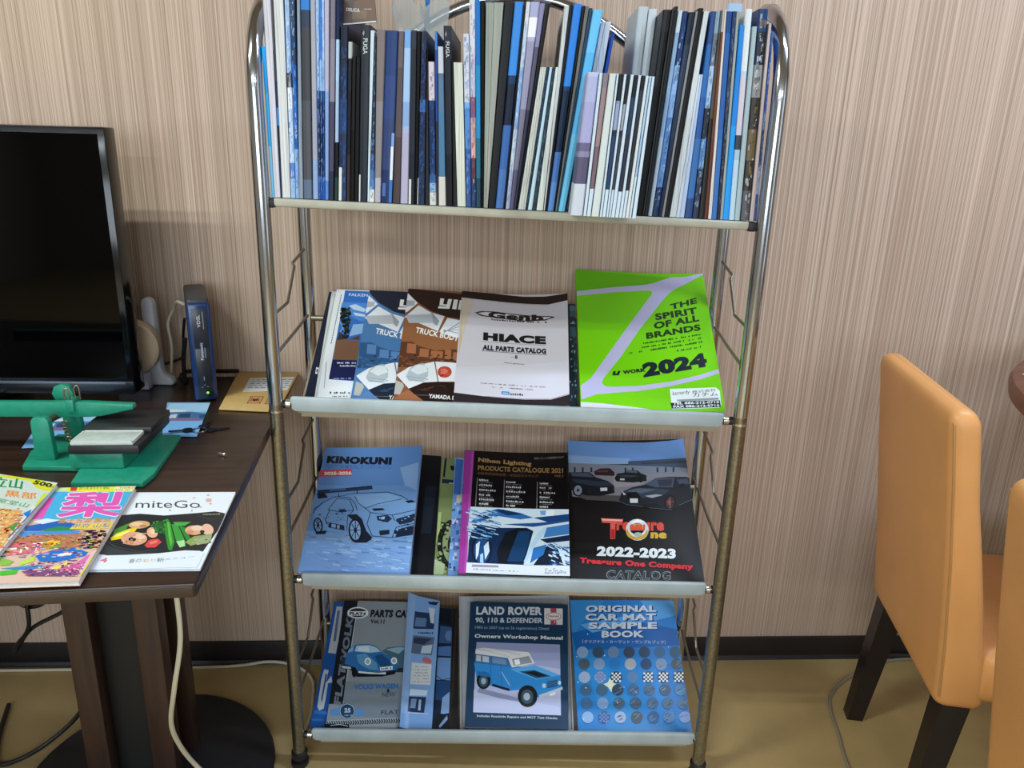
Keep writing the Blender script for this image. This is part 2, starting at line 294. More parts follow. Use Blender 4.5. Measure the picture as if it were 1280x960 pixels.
# ------------------------------------------------------------ data: measured magazines
# BOOKS: name, label, category, group, [bottom u0 u1 z, top u0 u1 z], depth into the rack, depth, kind, spine bands, speckle colours, lettering
BOOKS=[
('booklet','short bright cyan booklet leaning against the left-hand post','booklet','magazines standing on the top shelf',[-0.3997,-0.3945,1.1527,-0.4008,-0.39341,1.3815],0.004,0.09,'c',[(0,'7cc8f0'),(0.35,'3ab0f0'),(0.7,'1fa0ea')],None,None,None),
('leaflet','white sheet leaning left at the very left end of the top row','leaflet','magazines standing on the top shelf',[-0.4246,-0.4234,1.1532,-0.4266,-0.4236,1.4532],0.1,0.04,'c',[(0,'d8d8dc')],None,None,None),
('magazine','lavender-white magazine showing page edges,next to the short cyan booklet','magazine','magazines standing on the top shelf',[-0.3939,-0.3846,1.1526,-0.39295,-0.3819,1.4676],0.004,0.205,'p',[(0,'d4d2de')],None,None,None),
('booklet','thin dark and blue booklet sunk between two pale magazines near the left end','booklet','magazines standing on the top shelf',[-0.3843,-0.3813,1.1524,-0.3813,-0.37804,1.3774],0.004,0.205,'c',[(0,'1c2c48'),(0.25,'16243a'),(0.5,'2a86d8'),(0.62,'1a2c50'),(0.8,'3a4250')],None,None,None),
('magazine','thick grey-white magazine with ribbed page edges near the left end','magazine','magazines standing on the top shelf',[-0.381,-0.3681,1.1523,-0.37657,-0.362,1.4673],0.004,0.205,'p',[(0,'d6d8da')],None,None,None),
('magazine','pale blue magazine with a patchy photo spine at left','magazine','magazines standing on the top shelf',[-0.3678,-0.3595,1.152,-0.3602,-0.3525,1.462],0.004,0.205,'s',[(0,'9cb8e0'),(0.1,'5a86c8'),(0.18,'c0d4f0'),(0.45,'e8ecf4'),(0.55,'4a4a58'),(0.62,'a0c0e8'),(1,'b8d0f0')],['3a78c8','d8e4f4','6a9ad8'],None,None),
('magazine','blue photo-spined magazine beside the thick grey one at left','magazine','magazines standing on the top shelf',[-0.3593,-0.3536,1.1518,-0.3523,-0.3442,1.4618],0.004,0.205,'s',[(0,'8cb0e0'),(0.25,'2a68b8'),(0.5,'1f5cb0'),(0.66,'28406a'),(0.85,'3a4a60')],['4a8cd8','1a3a78','c0d8f0'],None,None),
('magazine','thin mid-grey magazine left of the dark charcoal one','magazine','magazines standing on the top shelf',[-0.3533,-0.3473,1.1517,-0.3403,-0.336,1.4617],0.004,0.205,'p',[(0,'8c98a8'),(0.2,'8a8c94'),(0.8,'a0b0c4')],None,None,None),
('magazine','charcoal magazine with a touch of blue at its spine top','magazine','magazines standing on the top shelf',[-0.347,-0.3325,1.1516,-0.3359,-0.3209,1.4566],0.004,0.205,'c',[(0,'5a6a80'),(0.1,'4a4c54'),(0.5,'3c3d44'),(0.85,'2a3850'),(0.93,'2e7ac8')],None,None,None),
('magazine','lilac-grey magazine just left of the blue-and-white striped trio','magazine','magazines standing on the top shelf',[-0.3312,-0.322,1.1513,-0.3202,-0.3123,1.4613],0.004,0.205,'c',[(0,'8fa8d0'),(0.2,'a0a4b8'),(0.5,'a8a8b4')],None,None,None),
('magazine','left of three thin blue-striped magazines with navy lower spines','magazine','magazines standing on the top shelf',[-0.3217,-0.318,1.1511,-0.3122,-0.3067,1.4561],0.004,0.205,'s',[(0,'2a58a8'),(0.12,'1a2c5c'),(0.5,'28508c'),(0.55,'9cc0ec'),(0.7,'a8c8f0'),(1,'a8c8f0')],['2a60b8','8ab4e8'],None,None),
('magazine','middle of three thin blue-striped magazines with navy lower spines','magazine','magazines standing on the top shelf',[-0.3178,-0.3147,1.151,-0.3065,-0.3025,1.456],0.004,0.205,'s',[(0,'2a58a8'),(0.12,'1a2c5c'),(0.5,'28508c'),(0.55,'9cc0ec'),(0.7,'3f7ccc'),(1,'3f7ccc')],['2a60b8','8ab4e8'],None,None),
('magazine','right of three thin blue-striped magazines with navy lower spines','magazine','magazines standing on the top shelf',[-0.3145,-0.3114,1.1509,-0.3023,-0.2989,1.4559],0.004,0.205,'s',[(0,'2a58a8'),(0.12,'1a2c5c'),(0.5,'28508c'),(0.55,'9cc0ec'),(0.7,'b8d4f4'),(1,'b8d4f4')],['2a60b8','8ab4e8'],None,None),
('magazine','pale lilac magazine with a light blue foot beside the striped trio','magazine','magazines standing on the top shelf',[-0.3112,-0.3055,1.1508,-0.2986,-0.2912,1.4558],0.004,0.205,'c',[(0,'5a8cd8'),(0.1,'8aa8dc'),(0.55,'b8b4cc'),(1,'a8a4bc')],None,None,None),
('magazine','dull purple-grey magazine right of the striped trio','magazine','magazines standing on the top shelf',[-0.3052,-0.2972,1.1507,-0.2895,-0.2811,1.4557],0.004,0.205,'c',[(0,'2c3048'),(0.15,'4a4860'),(0.5,'8a8494'),(0.8,'7a7484')],None,None,None),
('magazine','narrow magazine with a pale blue spine,black foot and navy top','magazine','magazines standing on the top shelf',[-0.2956,-0.2901,1.1505,-0.2802,-0.2748,1.4555],0.004,0.205,'c',[(0,'2a4038'),(0.12,'14181c'),(0.3,'a8c0dc'),(0.6,'b0ccec'),(0.8,'16284c')],None,None,None),
('magazine','navy photo magazine with a white stripe low on its left edge','magazine','magazines standing on the top shelf',[-0.2898,-0.2758,1.1504,-0.276,-0.2636,1.4134],0.004,0.205,'s',[(0,'1a2c50'),(0.4,'1c3c70'),(0.6,'14264a'),(0.8,'10182e')],['2a5a9c','0e1a34','24488a'],None,[(0.08,0.42,0,0.2,'d8dcde')]),
('booklet','dark booklet with a curled pale top,left of two short black ones','booklet','magazines standing on the top shelf',[-0.2756,-0.2706,1.1501,-0.2642,-0.2582,1.3919],0.004,0.205,'c',[(0,'3a3030'),(0.3,'1a1c24'),(0.7,'20242e'),(0.9,'b8c0c4')],None,None,None),
('booklet','left of two short black booklets beside a tall black lettered spine','booklet','magazines standing on the top shelf',[-0.2703,-0.2636,1.15,-0.2585,-0.2526,1.3714],0.004,0.205,'c',[(0,'060709'),(0.5,'14141a')],None,None,None),
('booklet','right of two short black booklets,touching a tall black lettered spine','booklet','magazines standing on the top shelf',[-0.2632,-0.2566,1.1498,-0.2523,-0.24615,1.3704],0.004,0.205,'c',[(0,'0e1414'),(0.5,'101014')],None,None,None),
('catalogue','black spine with small white lettering at its top,nearer the left end','catalogue','magazines standing on the top shelf',[-0.2561,-0.2415,1.1497,-0.24382,-0.2289,1.4165],0.004,0.205,'c',[(0,'1c2430'),(0.3,'222832'),(0.9,'262a36')],None,('FUGA',0.885,0.085,'d8dce0'),[(0.04,0.2,0,0.16,'cdd0d0')]),
('booklet','narrow white booklet wedged right of the first lettered black spine','booklet','magazines standing on the top shelf',[-0.2411,-0.2386,1.1494,-0.2287,-0.2231,1.4088],0.004,0.205,'p',[(0,'d3e3f0')],None,None,None),
('magazine','slim dark magazine with a blue patch and white foot','magazine','magazines standing on the top shelf',[-0.2382,-0.2305,1.1493,-0.2231,-0.2206,1.401],0.004,0.205,'s',[(0,'dcdcd8'),(0.08,'4a78b8'),(0.2,'2a4a80'),(0.3,'1a2a3c'),(0.8,'20304a')],['6a94d0','16304c'],None,None),
('magazine','rounded grey-brown spine just left of the wide navy one','magazine','magazines standing on the top shelf',[-0.2297,-0.22,1.1491,-0.22,-0.2055,1.4103],0.004,0.205,'c',[(0,'b0b0bc'),(0.15,'8a8488'),(0.6,'7c7272'),(0.93,'7a7070')],None,None,None),
('magazine','wide navy blue magazine with white streaks low on its right edge','magazine','magazines standing on the top shelf',[-0.2194,-0.2006,1.1489,-0.205,-0.1857,1.4096],0.004,0.205,'c',[(0,'1a2a5c'),(0.2,'2a3c6c'),(0.5,'28407a'),(0.75,'1f3a70')],None,None,[(0.72,0.95,0.14,0.34,'dfe4ee'),(0.75,0.98,0.34,0.42,'7a9cd8'),(0.7,0.95,0,0.14,'2f72c0'),(0.1,0.4,0.04,0.12,'4a68a8')]),
('magazine','dull brown-grey magazine between navy and sky blue spines','magazine','magazines standing on the top shelf',[-0.2001,-0.1877,1.1485,-0.1853,-0.177,1.4088],0.004,0.205,'c',[(0,'4a3e40'),(0.4,'5a5054'),(0.8,'6a5e64')],None,None,None),
('magazine','sky blue rounded spine with a lilac lower half','magazine','magazines standing on the top shelf',[-0.1872,-0.1743,1.1483,-0.1765,-0.1659,1.4114],0.004,0.205,'c',[(0,'b0acc8'),(0.42,'a8b4d8'),(0.46,'8aaad8'),(0.6,'a4c4ec'),(0.9,'7aa8e4')],None,None,None),
('magazine','dark grey magazine with a thin white strip low on its spine','magazine','magazines standing on the top shelf',[-0.1739,-0.1637,1.148,-0.1655,-0.1572,1.4105],0.004,0.205,'c',[(0,'1c2230'),(0.3,'262a36'),(0.9,'343844')],None,None,[(0.05,0.42,0,0.15,'d4d8d8')]),
('magazine','thin black magazine between two dark blue-grey spines','magazine','magazines standing on the top shelf',[-0.1634,-0.1599,1.1478,-0.1568,-0.1508,1.4096],0.004,0.205,'c',[(0,'060709')],None,None,None),
('magazine','dark blue-grey magazine with a brighter blue patch halfway up','magazine','magazines standing on the top shelf',[-0.1595,-0.1465,1.1477,-0.1504,-0.1417,1.4098],0.004,0.205,'s',[(0,'1a2c4c'),(0.4,'16264a'),(0.55,'3a66a8'),(0.62,'1c2440'),(0.9,'2c3448')],['2a58a0','10182c'],None,[(0.02,0.12,0,0.16,'c0c4c8')]),
('booklet','thin black booklet squeezed left of the maroon-topped one','booklet','magazines standing on the top shelf',[-0.1459,-0.1397,1.1474,-0.1416,-0.14054,1.3859],0.004,0.205,'c',[(0,'060709')],None,None,None),  # black filler standing in for the shade between two spines
('booklet','short booklet with a white block at top,blue spine and white foot','booklet','magazines standing on the top shelf',[-0.1391,-0.1274,1.1473,-0.14027,-0.1301,1.3664],0.004,0.205,'s',[(0,'d8d4d0'),(0.09,'8ab0d8'),(0.16,'3a68a8'),(0.22,'16305c'),(0.7,'1a3a70'),(0.74,'d8c8d4'),(0.98,'d8c8d4')],['2a58a0','12264c'],None,None),
('leaflet','very thin blue-topped leaflet behind the white-blocked booklet','leaflet','magazines standing on the top shelf',[-0.127,-0.1246,1.147,-0.1295,-0.1257,1.4102],0.004,0.205,'c',[(0,'3a3038'),(0.5,'2a4a90'),(0.9,'4a7cc8')],None,None,None),
('booklet','slate blue booklet with white top and white foot on its spine','booklet','magazines standing on the top shelf',[-0.1241,-0.1117,1.1469,-0.125,-0.1163,1.3887],0.004,0.205,'c',[(0,'d4d0cc'),(0.19,'4a7aa0'),(0.6,'5a7a9c'),(0.81,'5f7488'),(0.84,'c8ccd8'),(1,'c8ccd8')],None,None,None),
('catalogue','black spine with small white lettering at its top,nearer the middle','catalogue','magazines standing on the top shelf',[-0.1112,-0.1003,1.1467,-0.116,-0.1041,1.4186],0.004,0.205,'c',[(0,'14141c'),(0.3,'20242e'),(0.9,'262c38')],None,('FUGA',0.875,0.085,'d8dce0'),None),
('booklet','thin black booklet left of the short cream one','booklet','magazines standing on the top shelf',[-0.0999,-0.0929,1.1464,-0.10322,-0.1005,1.3696],0.004,0.205,'c',[(0,'101014')],None,None,None),
('booklet','short cream booklet with a folded corner,in the middle of the row','booklet','magazines standing on the top shelf',[-0.0924,-0.0792,1.1463,-0.1,-0.0863,1.3664],0.004,0.205,'p',[(0,'d8dcd0'),(0.9,'dcdccc')],None,None,None),
('magazine','white-topped brochure with a blue photo lower spine,right of the cream booklet','magazine','magazines standing on the top shelf',[-0.0787,-0.0699,1.146,-0.0858,-0.0764,1.408],0.004,0.205,'s',[(0,'3c5a94'),(0.1,'3a60a8'),(0.35,'5a8cd0'),(0.58,'7ab0ec'),(0.62,'d0d4e4'),(1,'d8dce4')],['6a98d8','2a4478'],None,None),
('magazine','tall white magazine with a mottled maroon lower spine','magazine','magazines standing on the top shelf',[-0.0696,-0.062,1.1458,-0.0766,-0.0674,1.4558],0.004,0.205,'s',[(0,'28406c'),(0.15,'5a3848'),(0.25,'d8a8a8'),(0.45,'8a5a7c'),(0.55,'b8bcd8'),(0.75,'d4dce8')],['8a4a5c','e0d8e0','4a5a90'],None,None),
('magazine','bright blue spine left of a black one,in the middle of the row','magazine','magazines standing on the top shelf',[-0.0618,-0.0541,1.1456,-0.0671,-0.0595,1.4556],0.004,0.205,'c',[(0,'2a4a5c'),(0.15,'28708c'),(0.35,'2a8cc8'),(0.7,'1f74c8')],None,None,None),
('magazine','black magazine just right of the bright blue spine in mid-row','magazine','magazines standing on the top shelf',[-0.0538,-0.0496,1.1455,-0.059,-0.0527,1.4555],0.004,0.205,'c',[(0,'060709')],None,None,None),
('magazine','grey-green magazine fanning wider at the top,left of a grey twin','magazine','magazines standing on the top shelf',[-0.0492,-0.0464,1.1454,-0.0508,-0.0385,1.4528],0.004,0.205,'p',[(0,'98a098')],None,None,None),
('magazine','grey magazine fanning wider at the top,left of a wide black one','magazine','magazines standing on the top shelf',[-0.0462,-0.043,1.1453,-0.0379,-0.0239,1.4532],0.004,0.205,'p',[(0,'a0a49c')],None,None,None),
('magazine','wide black leaning magazine in mid-row,left of a blue-topped spine','magazine','magazines standing on the top shelf',[-0.0426,-0.0303,1.1452,-0.0232,-0.0071,1.4536],0.004,0.205,'c',[(0,'15161a')],None,None,None),
('magazine','leaning magazine,blue top,dark navy waist,mid-blue foot; left one of such two','magazine','magazines standing on the top shelf',[-0.0299,-0.0166,1.145,-0.0066,0.0073,1.4551],0.004,0.205,'c',[(0,'4a74b8'),(0.2,'3a66ac'),(0.42,'0e1c34'),(0.62,'16345c'),(0.66,'3a8ae0'),(1,'3a84d8')],None,None,None),
('magazine','sliver of black magazine right of the left blue-topped leaning spine','magazine','magazines standing on the top shelf',[-0.0163,-0.0138,1.1447,0.0076,0.0103,1.4542],0.004,0.205,'c',[(0,'060709')],None,None,None),
('magazine','pale white-blue leaning magazine left of the lilac tabbed one','magazine','magazines standing on the top shelf',[-0.0134,-0.0065,1.1446,0.0108,0.0171,1.4554],0.004,0.205,'s',[(0,'a8b4d4'),(0.2,'c8d8ec'),(0.4,'8ab0e0'),(0.7,'c0d0e4'),(0.9,'d8dce0')],['5a8ac8','e8ecf4'],None,None),
('magazine','lilac leaning magazine with a small white tab near its top','magazine','magazines standing on the top shelf',[-0.0063,0.0001,1.1445,0.0176,0.0318,1.4557],0.004,0.205,'c',[(0,'5a5a78'),(0.2,'7a7890'),(0.5,'9a98b4'),(0.82,'b0b0d0'),(0.84,'f0f0f4'),(0.93,'a8acd0')],None,None,None),
('magazine','dusky purple leaning magazine right of the lilac tabbed one','magazine','magazines standing on the top shelf',[0.0003,0.004,1.1443,0.0322,0.04,1.4538],0.004,0.205,'c',[(0,'3a3a50'),(0.5,'5a5870'),(0.8,'8a88b0')],None,None,None),
('magazine','black leaning magazine at the left side of the gap in the row','magazine','magazines standing on the top shelf',[0.0043,0.0074,1.1443,0.0405,0.04779,1.4529],0.004,0.205,'c',[(0,'121218')],None,None,None),
('booklet','first cream booklet of the short leaning set under the gap','booklet','magazines standing on the top shelf',[0.0077,0.012,1.1442,0.03621,0.0386,1.3629],0.004,0.15,'p',[(0,'d4dcdc')],None,None,None),
('booklet','second cream booklet of the short leaning set under the gap','booklet','magazines standing on the top shelf',[0.0122,0.0159,1.1441,0.0388,0.04159,1.3629],0.004,0.15,'p',[(0,'d4d6cc')],None,None,None),
('booklet','third cream booklet of the short leaning set,against the navy one','booklet','magazines standing on the top shelf',[0.0162,0.0192,1.144,0.04181,0.0453,1.363],0.004,0.15,'p',[(0,'c8ccc4')],None,None,None),
('booklet','left navy patterned booklet of the short leaning set under the gap','booklet','magazines standing on the top shelf',[0.0195,0.0232,1.1439,0.0456,0.0503,1.3631],0.004,0.15,'s',[(0,'1c3450')],['0e1c30','5a7c98','34587c'],None,None),
('booklet','pale ice-blue booklet between the two navy patterned short ones','booklet','magazines standing on the top shelf',[0.0235,0.0305,1.1439,0.0506,0.0547,1.3633],0.004,0.15,'c',[(0,'c4e0ec')],None,None,None),
('booklet','right navy patterned booklet of the short leaning set under the gap','booklet','magazines standing on the top shelf',[0.0308,0.0378,1.1437,0.0551,0.05989,1.3634],0.004,0.15,'s',[(0,'24384c')],['0e1a28','6a8498','3a5468'],None,None),
('booklet','white booklet closing the right side of the short leaning set','booklet','magazines standing on the top shelf',[0.038,0.0483,1.1436,0.06011,0.06396,1.3635],0.004,0.15,'p',[(0,'dce4e0')],None,None,None),
('magazine','grey-white leaning magazine at the right side of the gap','magazine','magazines standing on the top shelf',[0.0498,0.0516,1.1433,0.06989,0.0768,1.4514],0.004,0.205,'p',[(0,'ccd0d4')],None,None,None),
('magazine','black leaning magazine between the grey-white and the right blue-topped ones','magazine','magazines standing on the top shelf',[0.0519,0.0556,1.1433,0.0772,0.0829,1.4527],0.004,0.205,'c',[(0,'101016')],None,None,None),
('magazine','leaning magazine,blue top,dark navy waist,mid-blue foot; right one of such two','magazine','magazines standing on the top shelf',[0.0559,0.0662,1.1432,0.0833,0.0968,1.4541],0.004,0.205,'c',[(0,'5a88cc'),(0.15,'4a74b8'),(0.3,'0e2440'),(0.6,'123a68'),(0.62,'2f80dc'),(1,'3f94ea')],None,None,None),
('magazine','thin black leaning magazine right of the right blue-topped one','magazine','magazines standing on the top shelf',[0.0665,0.0688,1.143,0.0973,0.1018,1.4521],0.004,0.205,'c',[(0,'060709')],None,None,None),
('magazine','thin grey leaning magazine left of the sky blue one','magazine','magazines standing on the top shelf',[0.069,0.07146,1.1429,0.1021,0.1073,1.4511],0.004,0.205,'p',[(0,'6a6c68'),(0.6,'8a8c88'),(0.8,'b8bcc0')],None,None,None),
('magazine','narrow dark teal leaning magazine touching the sky blue one','magazine','magazines standing on the top shelf',[0.07164,0.0731,1.1428,0.1078,0.113,1.449],0.004,0.205,'c',[(0,'22405c')],None,None,None),
('magazine','sky blue leaning magazine left of the white pocket booklets','magazine','magazines standing on the top shelf',[0.0733,0.0847,1.1428,0.1135,0.129,1.4471],0.004,0.205,'c',[(0,'6cc0e8'),(0.4,'5ab4e8'),(0.8,'6cc0f0')],None,None,None),
('booklet','wide lilac pocket booklet with white foot,first of the front row','booklet','white pocket booklets at the front of the top shelf',[0.0898,0.1091,1.1425,0.1055,0.1224,1.3523],-0.062,0.062,'c',[(0,'ccd2de'),(0.23,'5a5270'),(0.42,'8a86a8'),(0.46,'6a6488'),(0.52,'a8a8d4'),(0.8,'b0b4dc'),(0.97,'c0c4e4')],None,None,None),
('booklet','grey-white booklet standing behind the lilac pocket booklet','booklet','magazines standing on the top shelf',[0.0908,0.0964,1.1424,0.1332,0.1389,1.439],0.064,0.15,'p',[(0,'c8ccd4')],None,None,None),
('booklet','white booklet beside a blue strip,behind the lilac pocket booklet','booklet','magazines standing on the top shelf',[0.0968,0.1116,1.1423,0.1394,0.1487,1.4392],0.064,0.15,'p',[(0,'d8dce4')],None,None,None),
('booklet','royal blue booklet peeking above the lilac pocket booklet','booklet','magazines standing on the top shelf',[0.112,0.1185,1.142,0.1503,0.1556,1.4217],0.064,0.15,'c',[(0,'2a56b0')],None,None,None),
('booklet','plain white pocket booklet touching the wide lilac one','booklet','white pocket booklets at the front of the top shelf',[0.1099,0.1149,1.1421,0.1228,0.1281,1.3515],-0.062,0.122,'c',[(0,'d3e3f0')],None,None,None),
('booklet','mauve-brown pocket booklet with a white foot','booklet','white pocket booklets at the front of the top shelf',[0.1152,0.1218,1.1419,0.1285,0.1371,1.3513],-0.062,0.122,'c',[(0,'d3e3f0'),(0.2,'7a6670'),(0.5,'9a8488'),(0.9,'8a7c88')],None,None,None),
('booklet','broad cream pocket booklet between a mauve and a navy one','booklet','white pocket booklets at the front of the top shelf',[0.1225,0.135,1.1418,0.1377,0.1484,1.3512],-0.062,0.122,'c',[(0,'d4dcdc')],None,None,None),
('booklet','slim white pocket booklet right of the broad cream one','booklet','white pocket booklets at the front of the top shelf',[0.1357,0.1394,1.1415,0.1488,0.152,1.351],-0.062,0.122,'c',[(0,'d3e3f0')],None,None,None),
('booklet','navy pocket booklet with a lilac-grey middle and white foot','booklet','white pocket booklets at the front of the top shelf',[0.1397,0.1457,1.1414,0.1524,0.1592,1.3508],-0.062,0.122,'c',[(0,'d3e3f0'),(0.2,'2c4068'),(0.58,'24304c'),(0.62,'9aa4c8'),(0.8,'8a94b8'),(0.82,'1c222e')],None,None,None),
('booklet','slim white pocket booklet between the first two navy ones','booklet','white pocket booklets at the front of the top shelf',[0.146,0.1495,1.1413,0.1594,0.1639,1.3505],-0.062,0.122,'c',[(0,'d3e3f0')],None,None,None),
('booklet','thin slate pocket booklet with a pale middle and white foot','booklet','white pocket booklets at the front of the top shelf',[0.1498,0.1533,1.1412,0.1642,0.1687,1.3503],-0.062,0.122,'c',[(0,'d3e3f0'),(0.2,'3c4258'),(0.58,'2a2e40'),(0.62,'a0a4b4'),(0.8,'20242e')],None,None,None),
('booklet','white pocket booklet left of a plain dark slate one','booklet','white pocket booklets at the front of the top shelf',[0.1535,0.1596,1.1411,0.1691,0.1747,1.35],-0.062,0.122,'c',[(0,'d3e3f0')],None,None,None),
('booklet','plain dark slate-blue pocket booklet with white foot','booklet','white pocket booklets at the front of the top shelf',[0.1598,0.1659,1.141,0.175,0.1807,1.3498],-0.062,0.122,'c',[(0,'d3e3f0'),(0.19,'2e3448'),(0.6,'2a3e5c'),(0.85,'1c2028')],None,None,None),
('booklet','white pocket booklet between the slate and the charcoal one','booklet','white pocket booklets at the front of the top shelf',[0.1661,0.1709,1.1409,0.1809,0.1855,1.3495],-0.062,0.122,'c',[(0,'d3e3f0')],None,None,None),
('booklet','charcoal pocket booklet with white foot,last of the dark ones','booklet','white pocket booklets at the front of the top shelf',[0.1711,0.1759,1.1408,0.1858,0.1914,1.3493],-0.062,0.122,'c',[(0,'d3e3f0'),(0.2,'2c3038'),(0.7,'30384c'),(0.9,'1e2026')],None,None,None),
('booklet','white pocket booklet directly right of the charcoal one','booklet','white pocket booklets at the front of the top shelf',[0.1762,0.1816,1.1407,0.1918,0.1968,1.3491],-0.062,0.122,'c',[(0,'dce2e6')],None,None,None),
('booklet','ice-blue pocket booklet second from the right of the front row','booklet','white pocket booklets at the front of the top shelf',[0.1818,0.1854,1.1405,0.1972,0.201,1.3488],-0.062,0.122,'c',[(0,'d3e3f0'),(0.3,'a8c4e4'),(0.6,'b4d0ec')],None,None,None),
('booklet','white pocket booklet at the right end of the front row','booklet','white pocket booklets at the front of the top shelf',[0.1866,0.1929,1.1404,0.2014,0.2058,1.3485],-0.062,0.122,'c',[(0,'d3e3f0')],None,None,None),
('magazine','tall white magazine rising behind the pocket booklets,left of two','magazine','magazines standing on the top shelf',[0.181,0.1928,1.1406,0.1916,0.2076,1.4632],0.066,0.14,'c',[(0,'c0c8cc')],None,None,None),
('magazine','tall white magazine rising behind the pocket booklets,right of two','magazine','magazines standing on the top shelf',[0.1935,0.20371,1.1403,0.2087,0.22189,1.4601],0.066,0.14,'c',[(0,'ccd4dc')],None,None,None),
('magazine','thick black magazine just right of the white pocket booklets','magazine','magazines standing on the top shelf',[0.20389,0.2131,1.1401,0.22151,0.2343,1.4498],0.004,0.205,'c',[(0,'060709'),(0.9,'18161e')],None,None,None),
('magazine','thin grey-green magazine between two black ones right of the pocket booklets','magazine','magazines standing on the top shelf',[0.2133,0.2157,1.1399,0.2347,0.23769,1.45],0.004,0.205,'p',[(0,'1a1a1e'),(0.4,'8a9088'),(1,'a0a8a0')],None,None,None),
('magazine','black magazine left of a pale blue-white one,right section','magazine','magazines standing on the top shelf',[0.216,0.2223,1.1398,0.23821,0.2437,1.4546],0.004,0.205,'c',[(0,'14171e')],None,None,None),
('magazine','pale blue-white slim magazine between black and speckled blue ones','magazine','magazines standing on the top shelf',[0.2226,0.229,1.1397,0.2445,0.2515,1.4492],0.004,0.205,'c',[(0,'a8b8c4'),(0.4,'8aa8c8'),(0.9,'c4d4e0')],None,None,None),
('magazine','speckled blue and black photo-spined magazine in the right section','magazine','magazines standing on the top shelf',[0.2292,0.2396,1.1396,0.252,0.2596,1.4483],0.004,0.205,'s',[(0,'1c3058'),(0.15,'5a86c0'),(0.5,'8ab0e0'),(0.75,'20386c'),(1,'1c3c78')],['0c1428','a8c8ec','3a68b0'],None,None),
('magazine','dark slate magazine right of the speckled blue one','magazine','magazines standing on the top shelf',[0.2398,0.2449,1.1393,0.2603,0.2707,1.4474],0.004,0.205,'c',[(0,'24304c'),(0.4,'2a3850'),(0.85,'18243a')],None,None,None),
('magazine','thin grey magazine left of the black one before the wide white spine','magazine','magazines standing on the top shelf',[0.2451,0.2488,1.1392,0.2712,0.27456,1.4487],0.004,0.205,'p',[(0,'8c8c8c')],None,None,None),
('magazine','black magazine immediately left of the wide white spine','magazine','magazines standing on the top shelf',[0.2491,0.2574,1.1391,0.27514,0.283,1.4533],0.004,0.205,'c',[(0,'0e0f14')],None,None,None),
('magazine','wide white spine leaning right,in the right section','magazine','magazines standing on the top shelf',[0.2581,0.268,1.139,0.2838,0.2912,1.4491],0.004,0.205,'p',[(0,'d4dce0'),(0.04,'dfe6ea')],None,None,None),
('booklet','left white booklet of the short pair right of the wide white spine','booklet','magazines standing on the top shelf',[0.2687,0.274,1.1387,0.285,0.288,1.3589],0.004,0.15,'p',[(0,'d4dcec')],None,None,None),
('booklet','right pale blue booklet of the short pair by the wide white spine','booklet','magazines standing on the top shelf',[0.2743,0.2819,1.1386,0.2883,0.29128,1.359],0.004,0.15,'c',[(0,'b4c8e4')],None,None,None),
('magazine','denim blue magazine right of the short pale pair','magazine','magazines standing on the top shelf',[0.2826,0.2952,1.1384,0.29511,0.3018,1.4494],0.004,0.205,'c',[(0,'2a4a80'),(0.1,'3a70b0'),(0.4,'2a5aa0'),(0.6,'2e68b0'),(0.85,'2a4c88')],None,None,None),
('magazine','mottled grey-blue photo-spined magazine beside the denim blue one','magazine','magazines standing on the top shelf',[0.2956,0.3058,1.1382,0.3021,0.30909,1.4496],0.004,0.205,'s',[(0,'30344c'),(0.25,'5a88c0'),(0.4,'2a2c38'),(0.55,'8ab4e0'),(0.6,'a8c4e0'),(0.75,'6a7484'),(0.9,'8aa0b4')],['1c2430','a8c8e8','5a7490'],None,None),
('magazine','dark brown-black magazine left of a rust brown one','magazine','magazines standing on the top shelf',[0.3062,0.3151,1.138,0.30931,0.312,1.4508],0.004,0.205,'c',[(0,'1c1a18'),(0.5,'4a4238'),(0.9,'50606c')],None,None,None),
('magazine','thin rust brown magazine in the right section','magazine','magazines standing on the top shelf',[0.3153,0.3217,1.1378,0.3123,0.315,1.452],0.004,0.205,'c',[(0,'5a2c24'),(0.4,'6a3828'),(0.9,'c8b8a8')],None,None,None),
('magazine','thin pinkish-cream magazine between rust brown and blue ones','magazine','magazines standing on the top shelf',[0.322,0.327,1.1376,0.3153,0.318,1.4521],0.004,0.205,'p',[(0,'e0d8d0'),(0.5,'dcc4b8')],None,None,None),
('magazine','strong blue magazine right of the pinkish-cream sliver','magazine','magazines standing on the top shelf',[0.3274,0.3363,1.1375,0.3186,0.3274,1.45],0.004,0.205,'c',[(0,'3a70b8'),(0.4,'2a68b0'),(0.45,'2a60a8'),(0.9,'1f4888')],None,None,None),
('magazine','dark photo-spined magazine between strong blue and pale grey','magazine','magazines standing on the top shelf',[0.3365,0.3416,1.1373,0.3278,0.3335,1.4502],0.004,0.205,'s',[(0,'2a3040'),(0.5,'3a4458'),(0.8,'24406c')],['6a7890','141a28'],None,None),
('magazine','pale grey sliver of magazine left of the short vivid blue booklet','magazine','magazines standing on the top shelf',[0.3418,0.3456,1.1372,0.3339,0.3378,1.4504],0.004,0.205,'p',[(0,'a0a8a8')],None,None,None),
('booklet','short vivid blue booklet near the right end of the row','booklet','magazines standing on the top shelf',[0.3458,0.3562,1.1371,0.3406,0.34783,1.4315],0.004,0.205,'c',[(0,'1f9aec'),(0.5,'1a84dc'),(0.85,'1f8ae0')],None,None,None),
('magazine','white magazine right of the short vivid blue booklet','magazine','magazines standing on the top shelf',[0.3566,0.3654,1.1369,0.34738,0.3576,1.4541],0.004,0.205,'c',[(0,'bcd4e4'),(0.3,'a8c4d8'),(0.35,'38404c'),(0.42,'d0c8d4'),(0.7,'b8d0dc'),(0.72,'dce4e8')],None,None,None),
